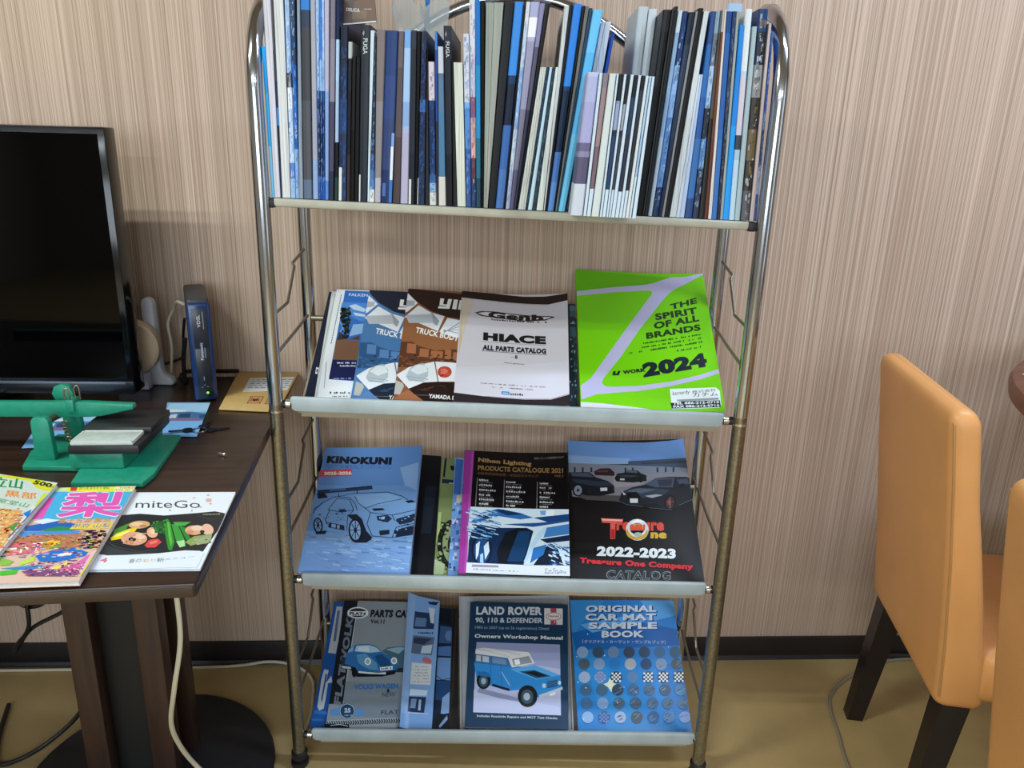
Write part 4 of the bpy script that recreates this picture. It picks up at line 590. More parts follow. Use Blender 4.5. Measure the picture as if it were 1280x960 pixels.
def nihon():
    M='a03a9a'
    o=[P(M,(150,110),(205,112),(155,850),(108,850)),P('b44fae',(190,112),(207,112),(160,830),(145,840)),
    P('0c0a10',(205,112),(765,125),(776,470),(182,455)),
    T('b48c58','Nihon Lighting',(228,185),(548,208),(230,152),.045),T('a87f4e','PRODUCTS CATALOGUE 2021',(226,230),(738,250),(228,200),.03),T('8f6c44','vol.1',(686,272),(738,276),(687,255),.02),
    T('7a5c3c','自動車用照明装置・部品総合カタログ',(226,258),(590,275),(227,240)),T('a8a0a0','新車ライティング製造発信カタログ',(566,162),(742,158),(566,148)),
    *[L('8f9094',4,(224,278),(212,455))],L('8f9094',4,(386,288),(378,462)),L('8f9094',4,(584,300),(580,468))]
    for x0,ys,w in ((234,(296,326,356,386,414,440),102),(396,(306,336,364,394,424,450),120),(598,(316,342,372,400,430,458),95)):
        for k,y in enumerate(ys):
            o+=fine('d8d8dc',x0,x0+w*(.55+.45*((k*7)%5)/4),y,12,8,k+int(x0),.05,.95)+fine('8a8a90',x0,x0+w*.8,y+10,4,12,k+50,.05)
    o+=[P('cfe0f0',(182,455),(776,472),(778,800),(600,800),(165,790),(170,560)),
    P('0e2a52',(165,790),(172,660),(190,600),(240,560),(330,580),(520,580),(560,600),(500,800)),
    P('2c6ab0',(185,545),(250,490),(350,465),(480,490),(560,520),(480,530),(350,510),(280,530),(210,555)),P('a8ccec',(200,535),(250,495),(300,490),(260,520)),P('12305c',(330,475),(380,470),(500,500),(400,505)),
    P('1f4f90',(380,560),(560,575),(776,545),(776,530),(600,550),(450,555)),P('16407a',(560,520),(776,500),(776,540),(650,548)),
    P('08101e',(340,720),(390,610),(470,580),(550,595),(540,660),(500,785),(350,790)),P('0d3a66',(470,600),(545,600),(530,680),(495,780),(400,780)),
    P('b4d4f0',(500,782),(540,690),(580,620),(620,580),(640,575),(620,620),(570,690),(520,775)),P('3f7cc0',(640,580),(776,560),(776,620),(620,640)),P('0c2244',(600,650),(776,625),(776,660),(640,672)),
    P('0a1a34',(640,690),(700,690),(740,800),(560,800)),P('2b72bc',(560,700),(640,680),(620,740),(540,790)),
    E('0a1730',250,715,62,90),E('1d4a86',250,715,48,76),P('d8eaf8',(215,680),(240,660),(230,740),(215,770)),P('cfe4f6',(262,690),(290,660),(296,720),(270,770)),P('a8cdf0',(240,740),(258,730),(260,790),(240,785)),
    P('e8f0f8',(600,478),(690,476),(680,510),(610,512)),P('6fa4d8',(598,480),(636,478),(632,508),(606,506))]
    o+=S(['0c2a54','3a7cc4','b8d8f0','6aa4dc'],70,170,470,340,640,60,8,3,.5)+S(['d8ecfa','5a96d4','14407c'],50,660,670,776,800,40,10,4,.9)
    o+=[P('dfe6f2',(160,786),(500,800),(600,803),(778,805),(780,866),(600,862),(155,846)),
     T('4a4a52','0570-00-00-1234',(190,812),(352,816),(192,797)) if 0 else P('9a96a8',(190,812),(350,815),(350,802),(191,798)),
     T('a05a8c','お問い合わせ先',(198,832),(304,836),(199,818)),*fine('8f8c98',316,470,834,6,18,3,.04),*fine('6a6a74',630,725,826,7,10,4),*fine('6a6a74',630,750,838,7,12,5),T('3c3c44','Nihon Lighting',(628,858),(756,852),(628,842))]
    return o
A['nihon']=(5,'0c0a10',nihon())
def treasure():
    o=[P('6f9ad6',(85,90),(300,95),(500,98),(640,90),(715,80),(745,190),(560,200),(90,210)),P('8fb2de',(88,170),(420,185),(420,215),(90,220)),
    P('46566c',(410,200),(560,192),(748,184),(752,235),(500,238),(410,225)),P('7f8896',(90,212),(420,222),(755,240),(760,280),(90,275)),
    P('8a8890',(95,265),(760,272),(775,400),(600,440),(340,425),(110,395)),P('55504e',(100,380),(380,390),(380,440),(200,420)),P('a09aa0',(330,275),(520,290),(480,330),(330,345)),P('141214',(96,410),(330,420),(600,460),(778,415),(835,865),(105,845)),
    *[P('2c3440',(x,236),(x+10,236),(x+10,262),(x,262)) for x in (118,160,206,390,430,566,612,655)],
    P('3c4656',(480,205),(740,198),(742,212),(480,218))]
    # dark saloon left
    o+=[P('1a1e28',(90,265),(200,262),(235,290),(300,310),(332,335),(336,375),(260,392),(180,390),(100,360)),P('48566a',(100,268),(195,266),(225,290),(110,285)),P('2e3848',(110,300),(300,315),(325,335),(240,340),(120,320)),E('0c0e14',140,362,28,34),E('8a94a4',140,362,21,27),E('2a3240',140,362,7,9),P('dfe2e6',(258,348),(296,346),(296,364),(260,366)),
     # red hatch far and black saloon mid
     P('2c2226',(225,258),(255,242),(310,240),(335,262),(335,282),(230,278)),P('6a3036',(240,252),(300,250),(300,262),(240,262)),
     P('16191f',(335,295),(350,270),(385,265),(410,250),(460,252),(480,268),(510,280),(510,310),(440,318),(345,312)),P('5a6472',(395,262),(412,252),(455,254),(462,266)),P('c4c8cc',(365,296),(390,296),(390,306),(365,306)),E('0a0a0e',478,304,10,16),P('3a424e',(345,282),(400,276),(470,282),(420,290)),
     # big dark coupe right
     P('20242c',(358,420),(375,370),(430,345),(500,330),(560,295),(640,288),(730,290),(765,300),(778,410),(690,445),(650,470),(560,462),(400,440)),P('4a5668',(500,328),(562,296),(665,294),(655,345),(560,345)),P('2e3644',(570,305),(655,300),(648,338),(580,340)),P('39424f',(380,372),(440,348),(560,350),(640,360),(590,395),(480,405)),P('5c6878',(400,365),(470,350),(560,358),(480,378)),
     P('0a0c10',(400,375),(455,370),(480,400),(470,430),(410,420)),P('e6e8ea',(418,406),(462,406),(462,430),(420,430)),P('aab4be',(500,392),(560,384),(600,388),(540,404)),P('c8d0d8',(372,362),(398,385),(385,388)),
     P('2a313c',(672,300),(740,296),(766,330),(690,345)),P('46505e',(680,305),(735,300),(750,325),(695,335)),P('10141a',(690,330),(720,325),(722,345),(692,350)),
     E('08090c',640,430,34,42,10),E('3a2a2c',640,430,26,34,10),E('a03a3a',634,428,10,16),L('c84a4a',3,(622,430),(660,425)),L('8a8f98',3,(640,400),(640,460)),
     L('5a6472',3,(358,420),(400,440),(560,462),(650,470)),L('6a7480',3,(690,445),(778,408)),P('14171c',(470,440),(560,435),(600,455),(500,458))]
    # title
    o+=[P('d85a4e',(262,515),(382,520),(378,548),(340,546),(338,628),(312,630),(312,542),(268,540)),P('f0a8a0',(266,518),(376,523),(374,532),(268,528)),P('b02a2a',(316,575),(336,575),(337,626),(314,627)),
     T('cf4a3e','reasure',(344,582),(606,586),(346,534),.05),
     Rg('d8dce2',26,458,578,50,48),Rg('caa53a',20,456,590,50,36),Rg('d8dce2',12,458,568,48,42),P('f4f6fa',(420,540),(460,520),(500,535),(470,538)),E('9ab8b0',462,604,22,12),
     T('c9a83c','ne',(530,626),(620,628),(532,592),.06),T('d4564a','asu',(416,582),(500,584),(418,548),.05),
     T('e4eef6','2022-2023',(238,722),(670,738),(242,668),.06),
     T('d22c34','Treasure One Company',(146,770),(768,806),(150,730),.06),
     T('7f8a92','CATALOG',(286,848),(640,856),(292,798),.05),T('141216','CATALOG',(292,845),(634,853),(297,803),.0)]
    return o
A['treasure']=(6,'141214',treasure())
# ---------------- tier 4
A['blue_three']=(7,'1f56a0',[P('b9bcc2',(222,125),(255,128),(240,280),(215,400),(172,395)),P('5a6a8a',(225,150),(240,150),(215,330),(200,330)),P('c4cad2',(150,485),(175,490),(160,560),(190,520),(196,555),(172,560),(160,640),(150,690),(125,700),(114,680),(120,640),(135,540)),P('1f56a0',(158,510),(168,512),(140,660),(135,640)),P('3a72b8',(100,700),(170,705),(168,720),(98,714)),P('3a70b4',(85,740),(150,742),(150,752),(82,750))])
def flat4():
    o=[P('1a1e26',(265,90),(345,92),(300,360),(255,660),(165,660),(220,330)),L('c4ccd4',4,(342,92),(300,360),(258,655)),
     T('6f7c8a','FLAT VOLKS',(244,668),(320,150),(204,660),.05),
     E('e4e8ea',338,160,58,33),E('30363e',338,160,50,26),P('e4e8ea',(282,152),(394,152),(394,176),(282,176)),T('20262e','FLAT4',(292,172),(382,174),(293,156),.07),
     T('141a22','PARTS CATALOG',(404,186),(738,190),(412,142),.06),T('1c222a','Vol.11',(404,220),(482,222),(408,196),.05),
     P('7c8894',(270,540),(600,560),(590,740),(250,720)),
     # second car
     P('466a7c',(470,375),(500,355),(560,348),(640,355),(640,490),(540,490),(560,440)),P('8fb0c0',(490,365),(560,352),(600,356),(560,390)),E('dfe6ea',640,410,14,18),P('20303c',(540,470),(640,460),(640,492),(545,490)),
     # beetle
     P('2f6fae',(262,440),(275,400),(290,360),(330,338),(400,335),(440,348),(470,380),(520,410),(556,440),(548,490),(440,512),(340,512),(310,470),(262,462)),
     P('a8ccdf',(330,345),(400,342),(440,355),(462,378),(400,384),(320,376)),P('cfe2ea',(345,350),(395,346),(400,378),(335,374)),P('7fb0d0',(290,365),(318,345),(310,376),(280,385)),
     P('5a96c8',(330,395),(380,388),(440,440),(450,480),(400,475),(370,460),(340,440)),P('1d4f86',(430,400),(470,392),(515,430),(520,470),(470,470),(440,430)),
     P('14283e',(262,445),(310,460),(330,510),(300,480),(255,462)),P('0f1c2a',(320,480),(460,492),(550,478),(540,500),(470,514),(330,516)),
     E('101820',318,490,14,28),E('2a3a48',255,430,12,26),E('f0f4f4',392,432,18,20),E('a0b4bc',392,432,11,13),E('f0f4f4',535,428,17,19),E('a0b4bc',535,428,10,12),
     P('d8e2e8',(340,484),(450,494),(490,490),(490,502),(400,500),(340,494)),P('e8ecee',(458,464),(528,456),(528,476),(460,482)),*fine('30363c',464,522,476,9,6,3,-.1),P('b8c4cc',(245,455),(300,462),(300,474),(252,468)),
     T('2f74b8','VOLKS WAGEN',(316,584),(556,578),(318,556),.05),T('22303c','&',(494,598),(514,598),(495,580),.05),T('4a5866','NEW',(468,622),(540,622),(472,600),.02),*fine('5a6a78',395,560,600,3,20,4),
     P('5a8cc0',(185,690),(240,680),(250,720),(190,722)),P('5a8cc0',(320,690),(372,686),(374,720),(325,726)),E('24425e',280,698,44,42),Rg('a8c4dc',4,280,698,40,38),T('a8c4dc','25',(264,706),(298,706),(265,682),.05),*fine('a8c4dc',250,310,722,6,8,6),
     T('3c4a56','FLAT',(464,716),(560,714),(466,694),.02),
     P('a8b4bc',(160,748),(600,730),(602,770),(560,790),(160,790))]
    for k in range(34): o.append(P('20262e',(165+k*13,752-k*.5),(172+k*13,752-k*.5),(179+k*13,764-k*.5),(172+k*13,764-k*.5))); o.append(P('20262e',(172+k*13,764-k*.5),(179+k*13,764-k*.5),(172+k*13,775-k*.5),(165+k*13,775-k*.5)))
    o.append(P('14181e',(160,765),(290,768),(294,790),(160,790)));o.append(L('e8ecee',3,(190,774),(240,768),(284,778)));
    return o
A['flat4']=(7,'8a949c',flat4())
A['leaflet']=(7,'7ea8de',[P('8fb4e4',(610,55),(655,55),(605,720),(565,720)),P('16304e',(720,100),(780,100),(765,120),(730,115)),E('142840',750,108,16,9),
  P('243a5c',(650,160),(760,170),(752,262),(640,262)),P('c4d2e4',(725,135),(760,140),(752,230),(735,225)),P('5f7ea8',(655,195),(715,200),(708,250),(648,248)),*fine('2a3c56',648,752,290,12,10,2,0),
  P('5a6a84',(640,300),(755,308),(740,410),(628,400)),P('2c3c58',(645,310),(740,318),(700,352),(640,345)),P('b8cce0',(690,360),(745,350),(735,400),(680,400)),
  E('c06a70',715,438,26,16,20),P('cfd6dc',(632,450),(740,460),(732,570),(622,566)),*sum([fine('6f8098',632,725,476+k*16,5,16,k) for k in range(6)],[]),
  P('c8dcf2',(625,590),(720,598),(712,625),(620,625)),P('1e3458',(618,630),(710,634),(700,712),(610,706)),P('7a94b8',(630,640),(660,642),(652,690),(622,688)),P('a8bcd4',(672,645),(685,646),(680,700),(667,700)),L('dfeaf6',3,(612,712),(720,718))])
A['dark_photo']=(7,'18283e',[P('0e1824',(790,135),(872,135),(866,215),(785,205)),P('3a5a8a',(790,215),(866,225),(860,305),(780,300)),E('5f80b0',838,265,24,26),P('4f78b4',(780,320),(860,315),(856,370),(775,365)),P('6a94cc',(775,375),(858,378),(845,500),(768,495)),P('22487c',(768,500),(845,505),(838,620),(762,610)),P('86acdc',(800,600),(842,560),(838,690),(790,700)),P('101a28',(765,690),(835,700),(832,795),(758,790)),P('8fb0d8',(780,770),(825,705),(828,730),(785,785)),L('14233a',4,(772,500),(838,490)),L('14233a',4,(765,470),(800,500))])
A['dark_spiral']=(7,'1c1a1c',[P('302c2c',(872,140),(880,140),(850,790),(838,790))]+[P('0c0c0e',(845+dx,y),(857+dx,y),(857+dx,y+7),(845+dx,y+7)) for y,dx in [(560+14*k,6-k*.8) for k in range(17)]])
def rover():
    o=[T('d4dce4','LAND ROVER',(136,152),(456,154),(138,110),.045),T('c8d4de','90, 110 & DEFENDER',(132,195),(458,198),(134,165),.03),
     T('8fa8bc','1983 to 2007 (up to 56 registration) Diesel',(130,226),(490,232),(131,208),.01),L('3c5c74',2,(128,242),(560,246)),
     T('e0e6ea','Owners Workshop Manual',(128,272),(556,282),(130,248),.035),
     P('dcdce0',(467,118),(556,120),(556,202),(467,200)),P('b04860',(497,118),(526,118),(526,140),(497,140)),P('b04860',(497,180),(526,180),(526,201),(497,201)),E('e8e8e8',512,160,38,20),Rg('8a3a48',3,512,160,36,18),T('8a3a48','Haynes',(486,168),(538,168),(486,152),.02),*fine('f0dce0',500,524,192,8,3,2),
     P('b4bce0',(138,288),(543,300),(548,640),(122,625)),P('9aa4d0',(138,288),(543,300),(544,420),(420,400),(135,400)),P('c0c8ea',(125,520),(330,560),(540,600),(548,640),(122,625)),P('8890b8',(150,510),(350,560),(430,590),(250,560),(140,530)),
     # vehicle
     P('2f8ad6',(126,390),(330,405),(420,420),(545,450),(552,520),(440,555),(340,520),(290,525),(140,480)),P('55a8ea',(300,420),(420,400),(545,450),(430,470),(345,440)),
     P('dfe2e6',(134,322),(170,316),(390,338),(398,348),(290,366),(132,345)),L('b8bcc4',3,(150,322),(300,360)),L('b8bcc4',3,(220,320),(350,352)),
     P('e0e0e2',(290,366),(398,348),(420,392),(310,412)),P('8f98a8',(310,372),(392,356),(410,390),(318,404)),P('f0f2f4',(320,376),(345,371),(350,396),(326,400)),
     P('3a6ea4',(132,346),(290,368),(306,410),(130,390)),P('b8c4d4',(138,352),(198,360),(198,388),(136,380)),P('6a90b8',(215,362),(280,372),(285,400),(215,390)),P('30445c',(160,356),(166,357),(166,384),(160,383)),
     P('26527c',(345,432),(420,425),(500,455),(430,465)),P('10202e',(370,436),(420,430),(480,452),(440,458)),
     P('1d4a78',(482,478),(530,468),(530,502),(482,512)),*[L('5a9ad0',2,(484,480+8*k),(529,470+8*k)) for k in range(4)],E('c8d4e0',466,500,9,11),E('dfe8ee',541,486,7,9),P('b8c8d8',(440,545),(555,505),(556,518),(445,558)),P('e4eaf0',(492,540),(520,530),(520,542),(494,550)),
     E('14181e',172,475,34,42),E('3c5468',172,478,22,28),E('9ab4c8',172,478,12,15),E('14181e',386,550,48,52),E('3c5468',384,552,30,34),E('a8c0d4',382,552,16,18),P('0f2238',(215,490),(300,515),(296,526),(215,502)),L('b8d4ea',3,(258,432),(300,500)),L('1d62a4',2,(255,400),(262,500)),L('1d62a4',2,(205,395),(210,490)),P('1f70b8',(140,430),(200,440),(205,460),(145,450)),
     T('c8d4dc','Includes Roadside Repairs and MOT Test Checks',(140,650),(530,662),(141,636),.02)]
    return o
A['rover']=(8,'1a3a58',rover())
def carmat():
    o=[P('3a92dc',(592,80),(760,80),(640,200),(605,280)),P('58a8e8',(930,80),(1115,80),(1125,150),(1000,180)),P('1a66b4',(600,240),(900,180),(1140,230),(1150,300),(620,330)),P('5fb0ee',(640,200),(900,150),(1010,170),(700,240)),P('2f8ed8',(640,330),(700,320),(1000,720),(780,720)),P('1e74c4',(1000,400),(1160,380),(1190,600),(1100,640))]
    for s,x0,x1,y in (('ORIGINAL',668,1010,138),('CAR MAT',665,1008,180),('SAMPLE',680,1014,222),('BOOK',744,950,264)):
        o.append(T('123c78',s,(x0+6,y+4),(x1+6,y+3),(x0+7,y-30),.06)); o.append(T('d8e2ee',s,(x0,y),(x1,y-1),(x0+1,y-33),.045))
    o.append(T('d0dce8','〔オリジナル・カーマット・サンプルブック〕',(652,292),(1055,296),(653,274),.02))
    o.append(P('e4ecd8',(785,460),(796,482),(815,490),(800,502),(792,530),(776,505),(750,492),(775,482)))
    import random; r=random.Random(5)
    rows=[(336,[652,728,802,878,952,1026,1102]),(394,[660,733,808,884,960,1034,1110]),(458,[662,738,815,893,970,1044,1120]),(520,[668,745,822,898,976,1052,1128]),(583,[672,750,828,908,990,1064,1140]),(650,[677,756,834,914,995,1070,1148])]
    cols=[['8fb0d8','3c566c','6f90b8','3c4c60','34506c','3a6c98','3c6484'],['4a5c6c','7f9cc4','2a7ac4','a8b0b8','2c4c74','7f98b8','4a5a68'],['9cb4d8','8fa4d0','2a2e3c','5a84b4','33435c','20262e','20262e'],['44688c','4a6a8a','3a4c60','4a6c90','4f6c8c','3a5470','4f80b0'],['3f6c9a','7fa0d0','4a6480','4a6078','46688c','44688c','4a6c90'],['8fb4e0','2f5a90','a0b4dc','4a5460','2c5c94','5a86b8','7f9cd0']]
    for (y,xs),cs in zip(rows,cols):
        for k,(x,c) in enumerate(zip(xs,cs)):
            o.append(E(c,x,y,28,28))
            if y==458 and k in(1,2,4,5,6) or (y==650 and k==1):
                for i in range(-2,3):
                    for j in range(-2,3):
                        if (i+j)%2==0 and (i*9)**2+(j*9)**2<660: o.append(P('dfe6f0' if k!=1 else '6a86c4',(x+i*9-4.6,y+j*9-4.6),(x+i*9+4.6,y+j*9-4.6),(x+i*9+4.6,y+j*9+4.6),(x+i*9-4.6,y+j*9+4.6)))
            elif (y>500 and k>1) or (y==394 and k>4):
                for i in range(5):
                    a=r.uniform(-18,18);b=r.uniform(-16,16); o.append(L(r.choice(['6a8cb0','2c3c50','7a98b8']),3,(x+a-8,y+b+5),(x+a+8,y+b-5)))
    o+=S(['dff2ff'],14,620,220,1180,700,7,7,4)
    return o
A['carmat']=(8,'2a84d2',carmat())
# ---------------- table
def gb(left):
    return []
o=[P('c8d4cc',(0,75),(130,85),(400,150),(380,190),(220,300),(50,540),(0,600)),
 P('d8d42a',(0,78),(60,80),(260,105),(400,150),(378,192),(320,190),(250,165),(215,120),(60,100),(0,92)),T('2c2c20','500',(228,140),(356,168),(250,112),.05),T('2c2c20','円',(358,172),(376,172),(360,156),.02),
 T('1f8a4a','立山',(-62,158),(148,176),(-42,88)),T('1f8a4a','立山',(-56,160),(154,178),(-36,90)),
 T('e08a34','黒部',(30,228),(250,250),(40,182)),T('e08a34','黒部',(34,230),(254,252),(44,184)),T('1f8a4a','宇奈月',(0,275),(190,310),(15,240),.05) if 0 else T('1f8a4a','室堂山',(-30,268),(188,308),(0,240),.05),
 P('c8d83a',(240,300),(310,205),(335,205),(262,300)),
 P('d8a468',(0,310),(160,330),(110,420),(40,560),(0,600)),P('2878c8',(160,350),(225,320),(195,380)),P('3a9a48',(60,440),(140,400),(90,480))]
o+=S(['e0a860','c8683c','d8c478','b87844','f0d8a0','d85a48'],70,0,310,140,590,26,12,3,-.3)
o+=[L('5a6a90',12,(398,156),(60,520))]+S(['e8e0d0','e87848','c84838','f0c878','b8683c'],80,-60,320,150,600,34,9,24,-.2)
o+=S(['d8a468','c8d83a','e08a34','3a9a48','e8e0d0','c86840'],90,-760,330,-80,900,90,26,31,-.2)
A['guide_left']=('t4','d8dcd8',o)
o=[P('4aaede',(205,200),(960,160),(880,330),(810,390),(190,390),(350,230)),
 P('e8e23a',(400,160),(970,160),(940,195),(395,196)),P('c83a3a',(500,162),(548,162),(538,190),(495,190)),T('3a2c50','旅行まるわかり便利',(556,180),(770,180),(560,160),.03),P('f0e8a8',(815,158),(968,160),(940,192),(800,186)),*fine('8a7a40',820,955,172,7,10,2),*fine('8a7a40',815,945,185,7,10,3),P('c8e0b4',(390,170),(480,172),(470,195),(392,195)),
 T('e05ab4','山',(160,400),(330,400),(280,235),.08) if 0 else P('e05ab4',(345,236),(385,236),(300,385),(215,390)),
 *[T('e4e8f0','梨',(400+dx,376+dy),(832+dx,370+dy),(482+dx,202+dy)) for dx,dy in ((-17,0),(17,0),(0,-9),(0,9),(-12,7),(12,-7),(-12,-7),(12,7))],
 *[T('e05ab4','梨',(404+dx,373+dy),(830+dx,367+dy),(486+dx,204+dy)) for dx,dy in ((-11,0),(11,0),(0,-5),(0,5),(-8,4),(8,-4),(-8,-4),(8,4),(0,0))],
 P('e05ab4',(690,205),(720,205),(700,262),(672,262)),P('e05ab4',(820,205),(868,205),(835,290),(790,290)),
 P('2a62b8',(180,440),(300,420),(420,400),(560,430),(500,470),(170,475)),P('d8e8f4',(230,410),(330,385),(420,400),(300,425)),P('3a8a4a',(280,470),(420,440),(600,460),(400,480)),P('4a90d8',(150,480),(560,470),(590,490),(140,520)),
 T('e0a030','富士五湖 勝沼',(405,420),(770,412),(425,385),.06),P('e8d048',(520,430),(800,415),(785,455),(490,462)),T('4858b8','甲府 山梨',(505,456),(770,450),(525,425),.05),
 P('b87858',(120,520),(300,500),(600,495),(560,590),(60,600)),P('5f9a48',(130,560),(330,540),(440,560),(400,600),(80,610)),
 P('f0c040',(296,560),(420,520),(430,560),(300,612)),P('d86878',(-100,600),(60,560),(300,545),(290,625),(40,650),(-120,660)),*[T('f4eee8','リゾート王',(-150+dx,652+dy),(285+dx,618+dy),(-110+dx,582+dy)) for dx,dy in ((-5,0),(5,0),(0,3),(0,-3))],T('c84a90','王',(195,625),(285,618),(215,570)),P('d89030',(300,565),(380,550),(350,600),(285,608)),
 P('2a70c8',(250,650),(400,600),(520,590),(620,625),(600,650),(420,690),(280,690)),P('e8f0f8',(400,640),(520,620),(500,645),(410,655)),
 P('e8b8c8',(560,680),(690,600),(720,560),(640,700),(560,790)),P('d870b0',(500,730),(610,650),(640,640),(560,760)),P('e8d850',(360,740),(480,690),(470,720),(360,778)),P('b8d850',(130,700),(250,650),(240,690),(140,720)),
 P('3a8ac8',(0,740),(260,715),(370,715),(200,750)),P('7a4a78',(150,760),(380,745),(560,760),(540,795),(200,795)),P('48b838',(0,760),(130,745),(110,780),(0,790)),P('d85a90',(400,745),(560,700),(550,770)),P('8ab848',(0,660),(100,690),(60,720),(0,720))]
o+=S(['c8687c','e8a070','d8c060','7a5a98','5a9a58','e8d8b0','b05858'],120,560,470,760,600,44,11,5,-.1)+S(['b86848','d89878','7a8a48','c8a878','a84848'],120,90,500,560,610,30,9,6)+S(['5a3a78','d878a8','e8c8d8','8a58a0','c85a78'],90,180,690,560,795,30,9,7)
o+=S(['e8d0c0','c87890','8a70a8','e8c070','a8b8d8','d89880'],60,-120,600,560,660,50,9,21)+S(['b05878','e8e0e8','6a5090','d8a0b8'],70,300,680,600,790,26,8,22)+S(['d8684a','f0d890','e8a0a8'],60,560,470,760,600,40,7,23)+[L('28508c',16,(962,168),(735,545)),L('b06830',16,(735,545),(688,612)),L('d8d048',16,(688,612),(562,796))]
o+=S(['c8687c','e8a070','4a90d8','7a5a98','5a9a58','e8d8b0'],90,-760,300,-120,800,80,22,32,-.1)
A['guide_right']=('t4','d8b8a8',o)
o=[P('26282c',(270,288),(400,278),(560,290),(760,275),(900,262),(968,275),(940,360),(820,530),(700,525),(520,545),(300,560),(60,545),(130,480)),
 P('3a3e44',(150,470),(210,500),(330,530),(520,540),(420,556),(200,560),(90,540)),L('5a6068',4,(170,460),(240,500),(400,530),(520,520)),L('4a5058',4,(780,290),(880,320),(930,300)),
 *fine('9aa070',800,935,288,9,14,2,-.03),
 T('4a4a4e','miteGo',(368,240),(800,240),(375,190),.0),
 P('e0b0a0',(840,178),(876,178),(876,200),(840,200)),E('d8a098',870,212,8,6),E('e0b0a0',855,155,10,6),E('c8a090',760,174,12,3),E('b0a090',600,256,8,5),E('c8b0a0',745,258,5,8),E('b0a8a0',802,234,10,4),
 P('4a8a3a',(225,385),(330,340),(300,400),(220,430)),E('d4a878',395,352,72,26,-4),E('e8c898',380,348,40,14),E('b88a58',420,362,26,10),
 P('e8d020',(203,440),(240,412),(330,378),(385,372),(360,405),(280,445),(208,458)),P('f4ec78',(215,438),(250,415),(340,386),(300,420)),
 E('e0a484',360,445,88,45),E('26282c',348,450,26,14),E('f0c8a8',400,430,36,20),E('d08a6a',330,472,36,14),E('e8b090',482,405,38,34,30),E('f4d0b0',490,398,22,16),
 P('d84848',(430,490),(460,455),(520,446),(545,470),(500,505),(445,505)),P('f07a6a',(460,470),(510,455),(520,470),(470,485)),
 P('2f8a30',(545,330),(585,312),(605,345),(632,470),(612,525),(588,520),(570,430)),P('58b848',(580,330),(596,340),(616,470),(605,500),(590,430)),P('3a9a3c',(610,350),(650,350),(700,460),(705,495),(670,505),(640,460)),P('a8d8a0',(642,465),(695,455),(700,495),(665,505)),P('2c8434',(660,360),(700,370),(750,470),(735,490),(700,440)),P('4aa848',(620,335),(740,335),(700,360),(640,362)),
 P('2a5a30',(480,330),(560,330),(570,420),(500,400)),
 E('e0a888',760,390,60,32),E('f0c8b0',780,375,40,18),E('e8b8a0',850,385,42,36,30),E('26282c',815,400,16,10),E('cf9070',735,405,24,14),
 P('8aa058',(700,470),(760,430),(880,415),(860,455),(740,495)),P('98a880',(760,450),(880,420),(870,470),(780,490))]
o+=S(['2a7a34','4a9a48','1e5a28'],26,480,325,570,410,22,12,5)+S(['b89068','8a9a60','c8b890'],18,700,440,880,490,16,8,6)+S(['d8b8a0','f4dcc8','c89878'],30,290,410,440,480,18,8,8)
o+=[P('dfe8f2',(40,640),(120,560),(300,556),(520,545),(700,525),(800,528),(828,545),(780,640),(600,640),(300,655),(36,658)),T('d87888','4',(128,606),(178,606),(140,575),.03),T('5a5a5a','春の',(320,612),(405,604),(330,584),.02),T('c8a060','彩り',(415,606),(500,602),(420,584),.02),T('4a5a48','新',(510,604),(560,602),(515,576),.03),T('6a6e68','メニュー',(562,592),(760,572),(566,580),.01)]
A['mitego']=('t5','e4ebf4',o)
A['mitego'][2].insert(0,P('e8eef6',(290,290),(380,160),(560,145),(980,130),(1035,140),(1030,150),(960,275),(890,264),(760,278),(560,292),(400,282)))
A['delivery']=('b','4a382e',[P('6a5240',(433,0),(470,-10),(470,30),(433,34)),P('54423a',(425,-40),(445,-40),(440,40),(425,40)),P('7a6450',(440,12),(458,10),(458,22),(440,24)),L('dfe4ea',1.6,(424,32.5),(440,31),(471,26.5)),T('d8dce0','DELICA',(432.5,12),(449.5,13),(432.5,7),.02),*fine('b8b4ae',455,466,9,1.6,5,3)])
A['postcard']=('r','7ab4ea',[P('a8d4f4',(295,840),(540,835),(525,900),(275,905)),P('dcecf8',(280,880),(400,890),(380,905),(275,915)),P('4a7ab0',(285,905),(420,900),(520,915),(505,955),(255,950)),P('2c4c74',(350,915),(420,910),(412,938),(345,940)),P('35557c',(470,922),(512,915),(506,940),(470,944)),P('c8dcf0',(300,920),(340,915),(330,945),(290,945)),P('8a6a8c',(300,940),(480,945),(475,957),(280,957))])

ART = {k: (v[1], [o for o in v[2] if o]) for k, v in A.items()}

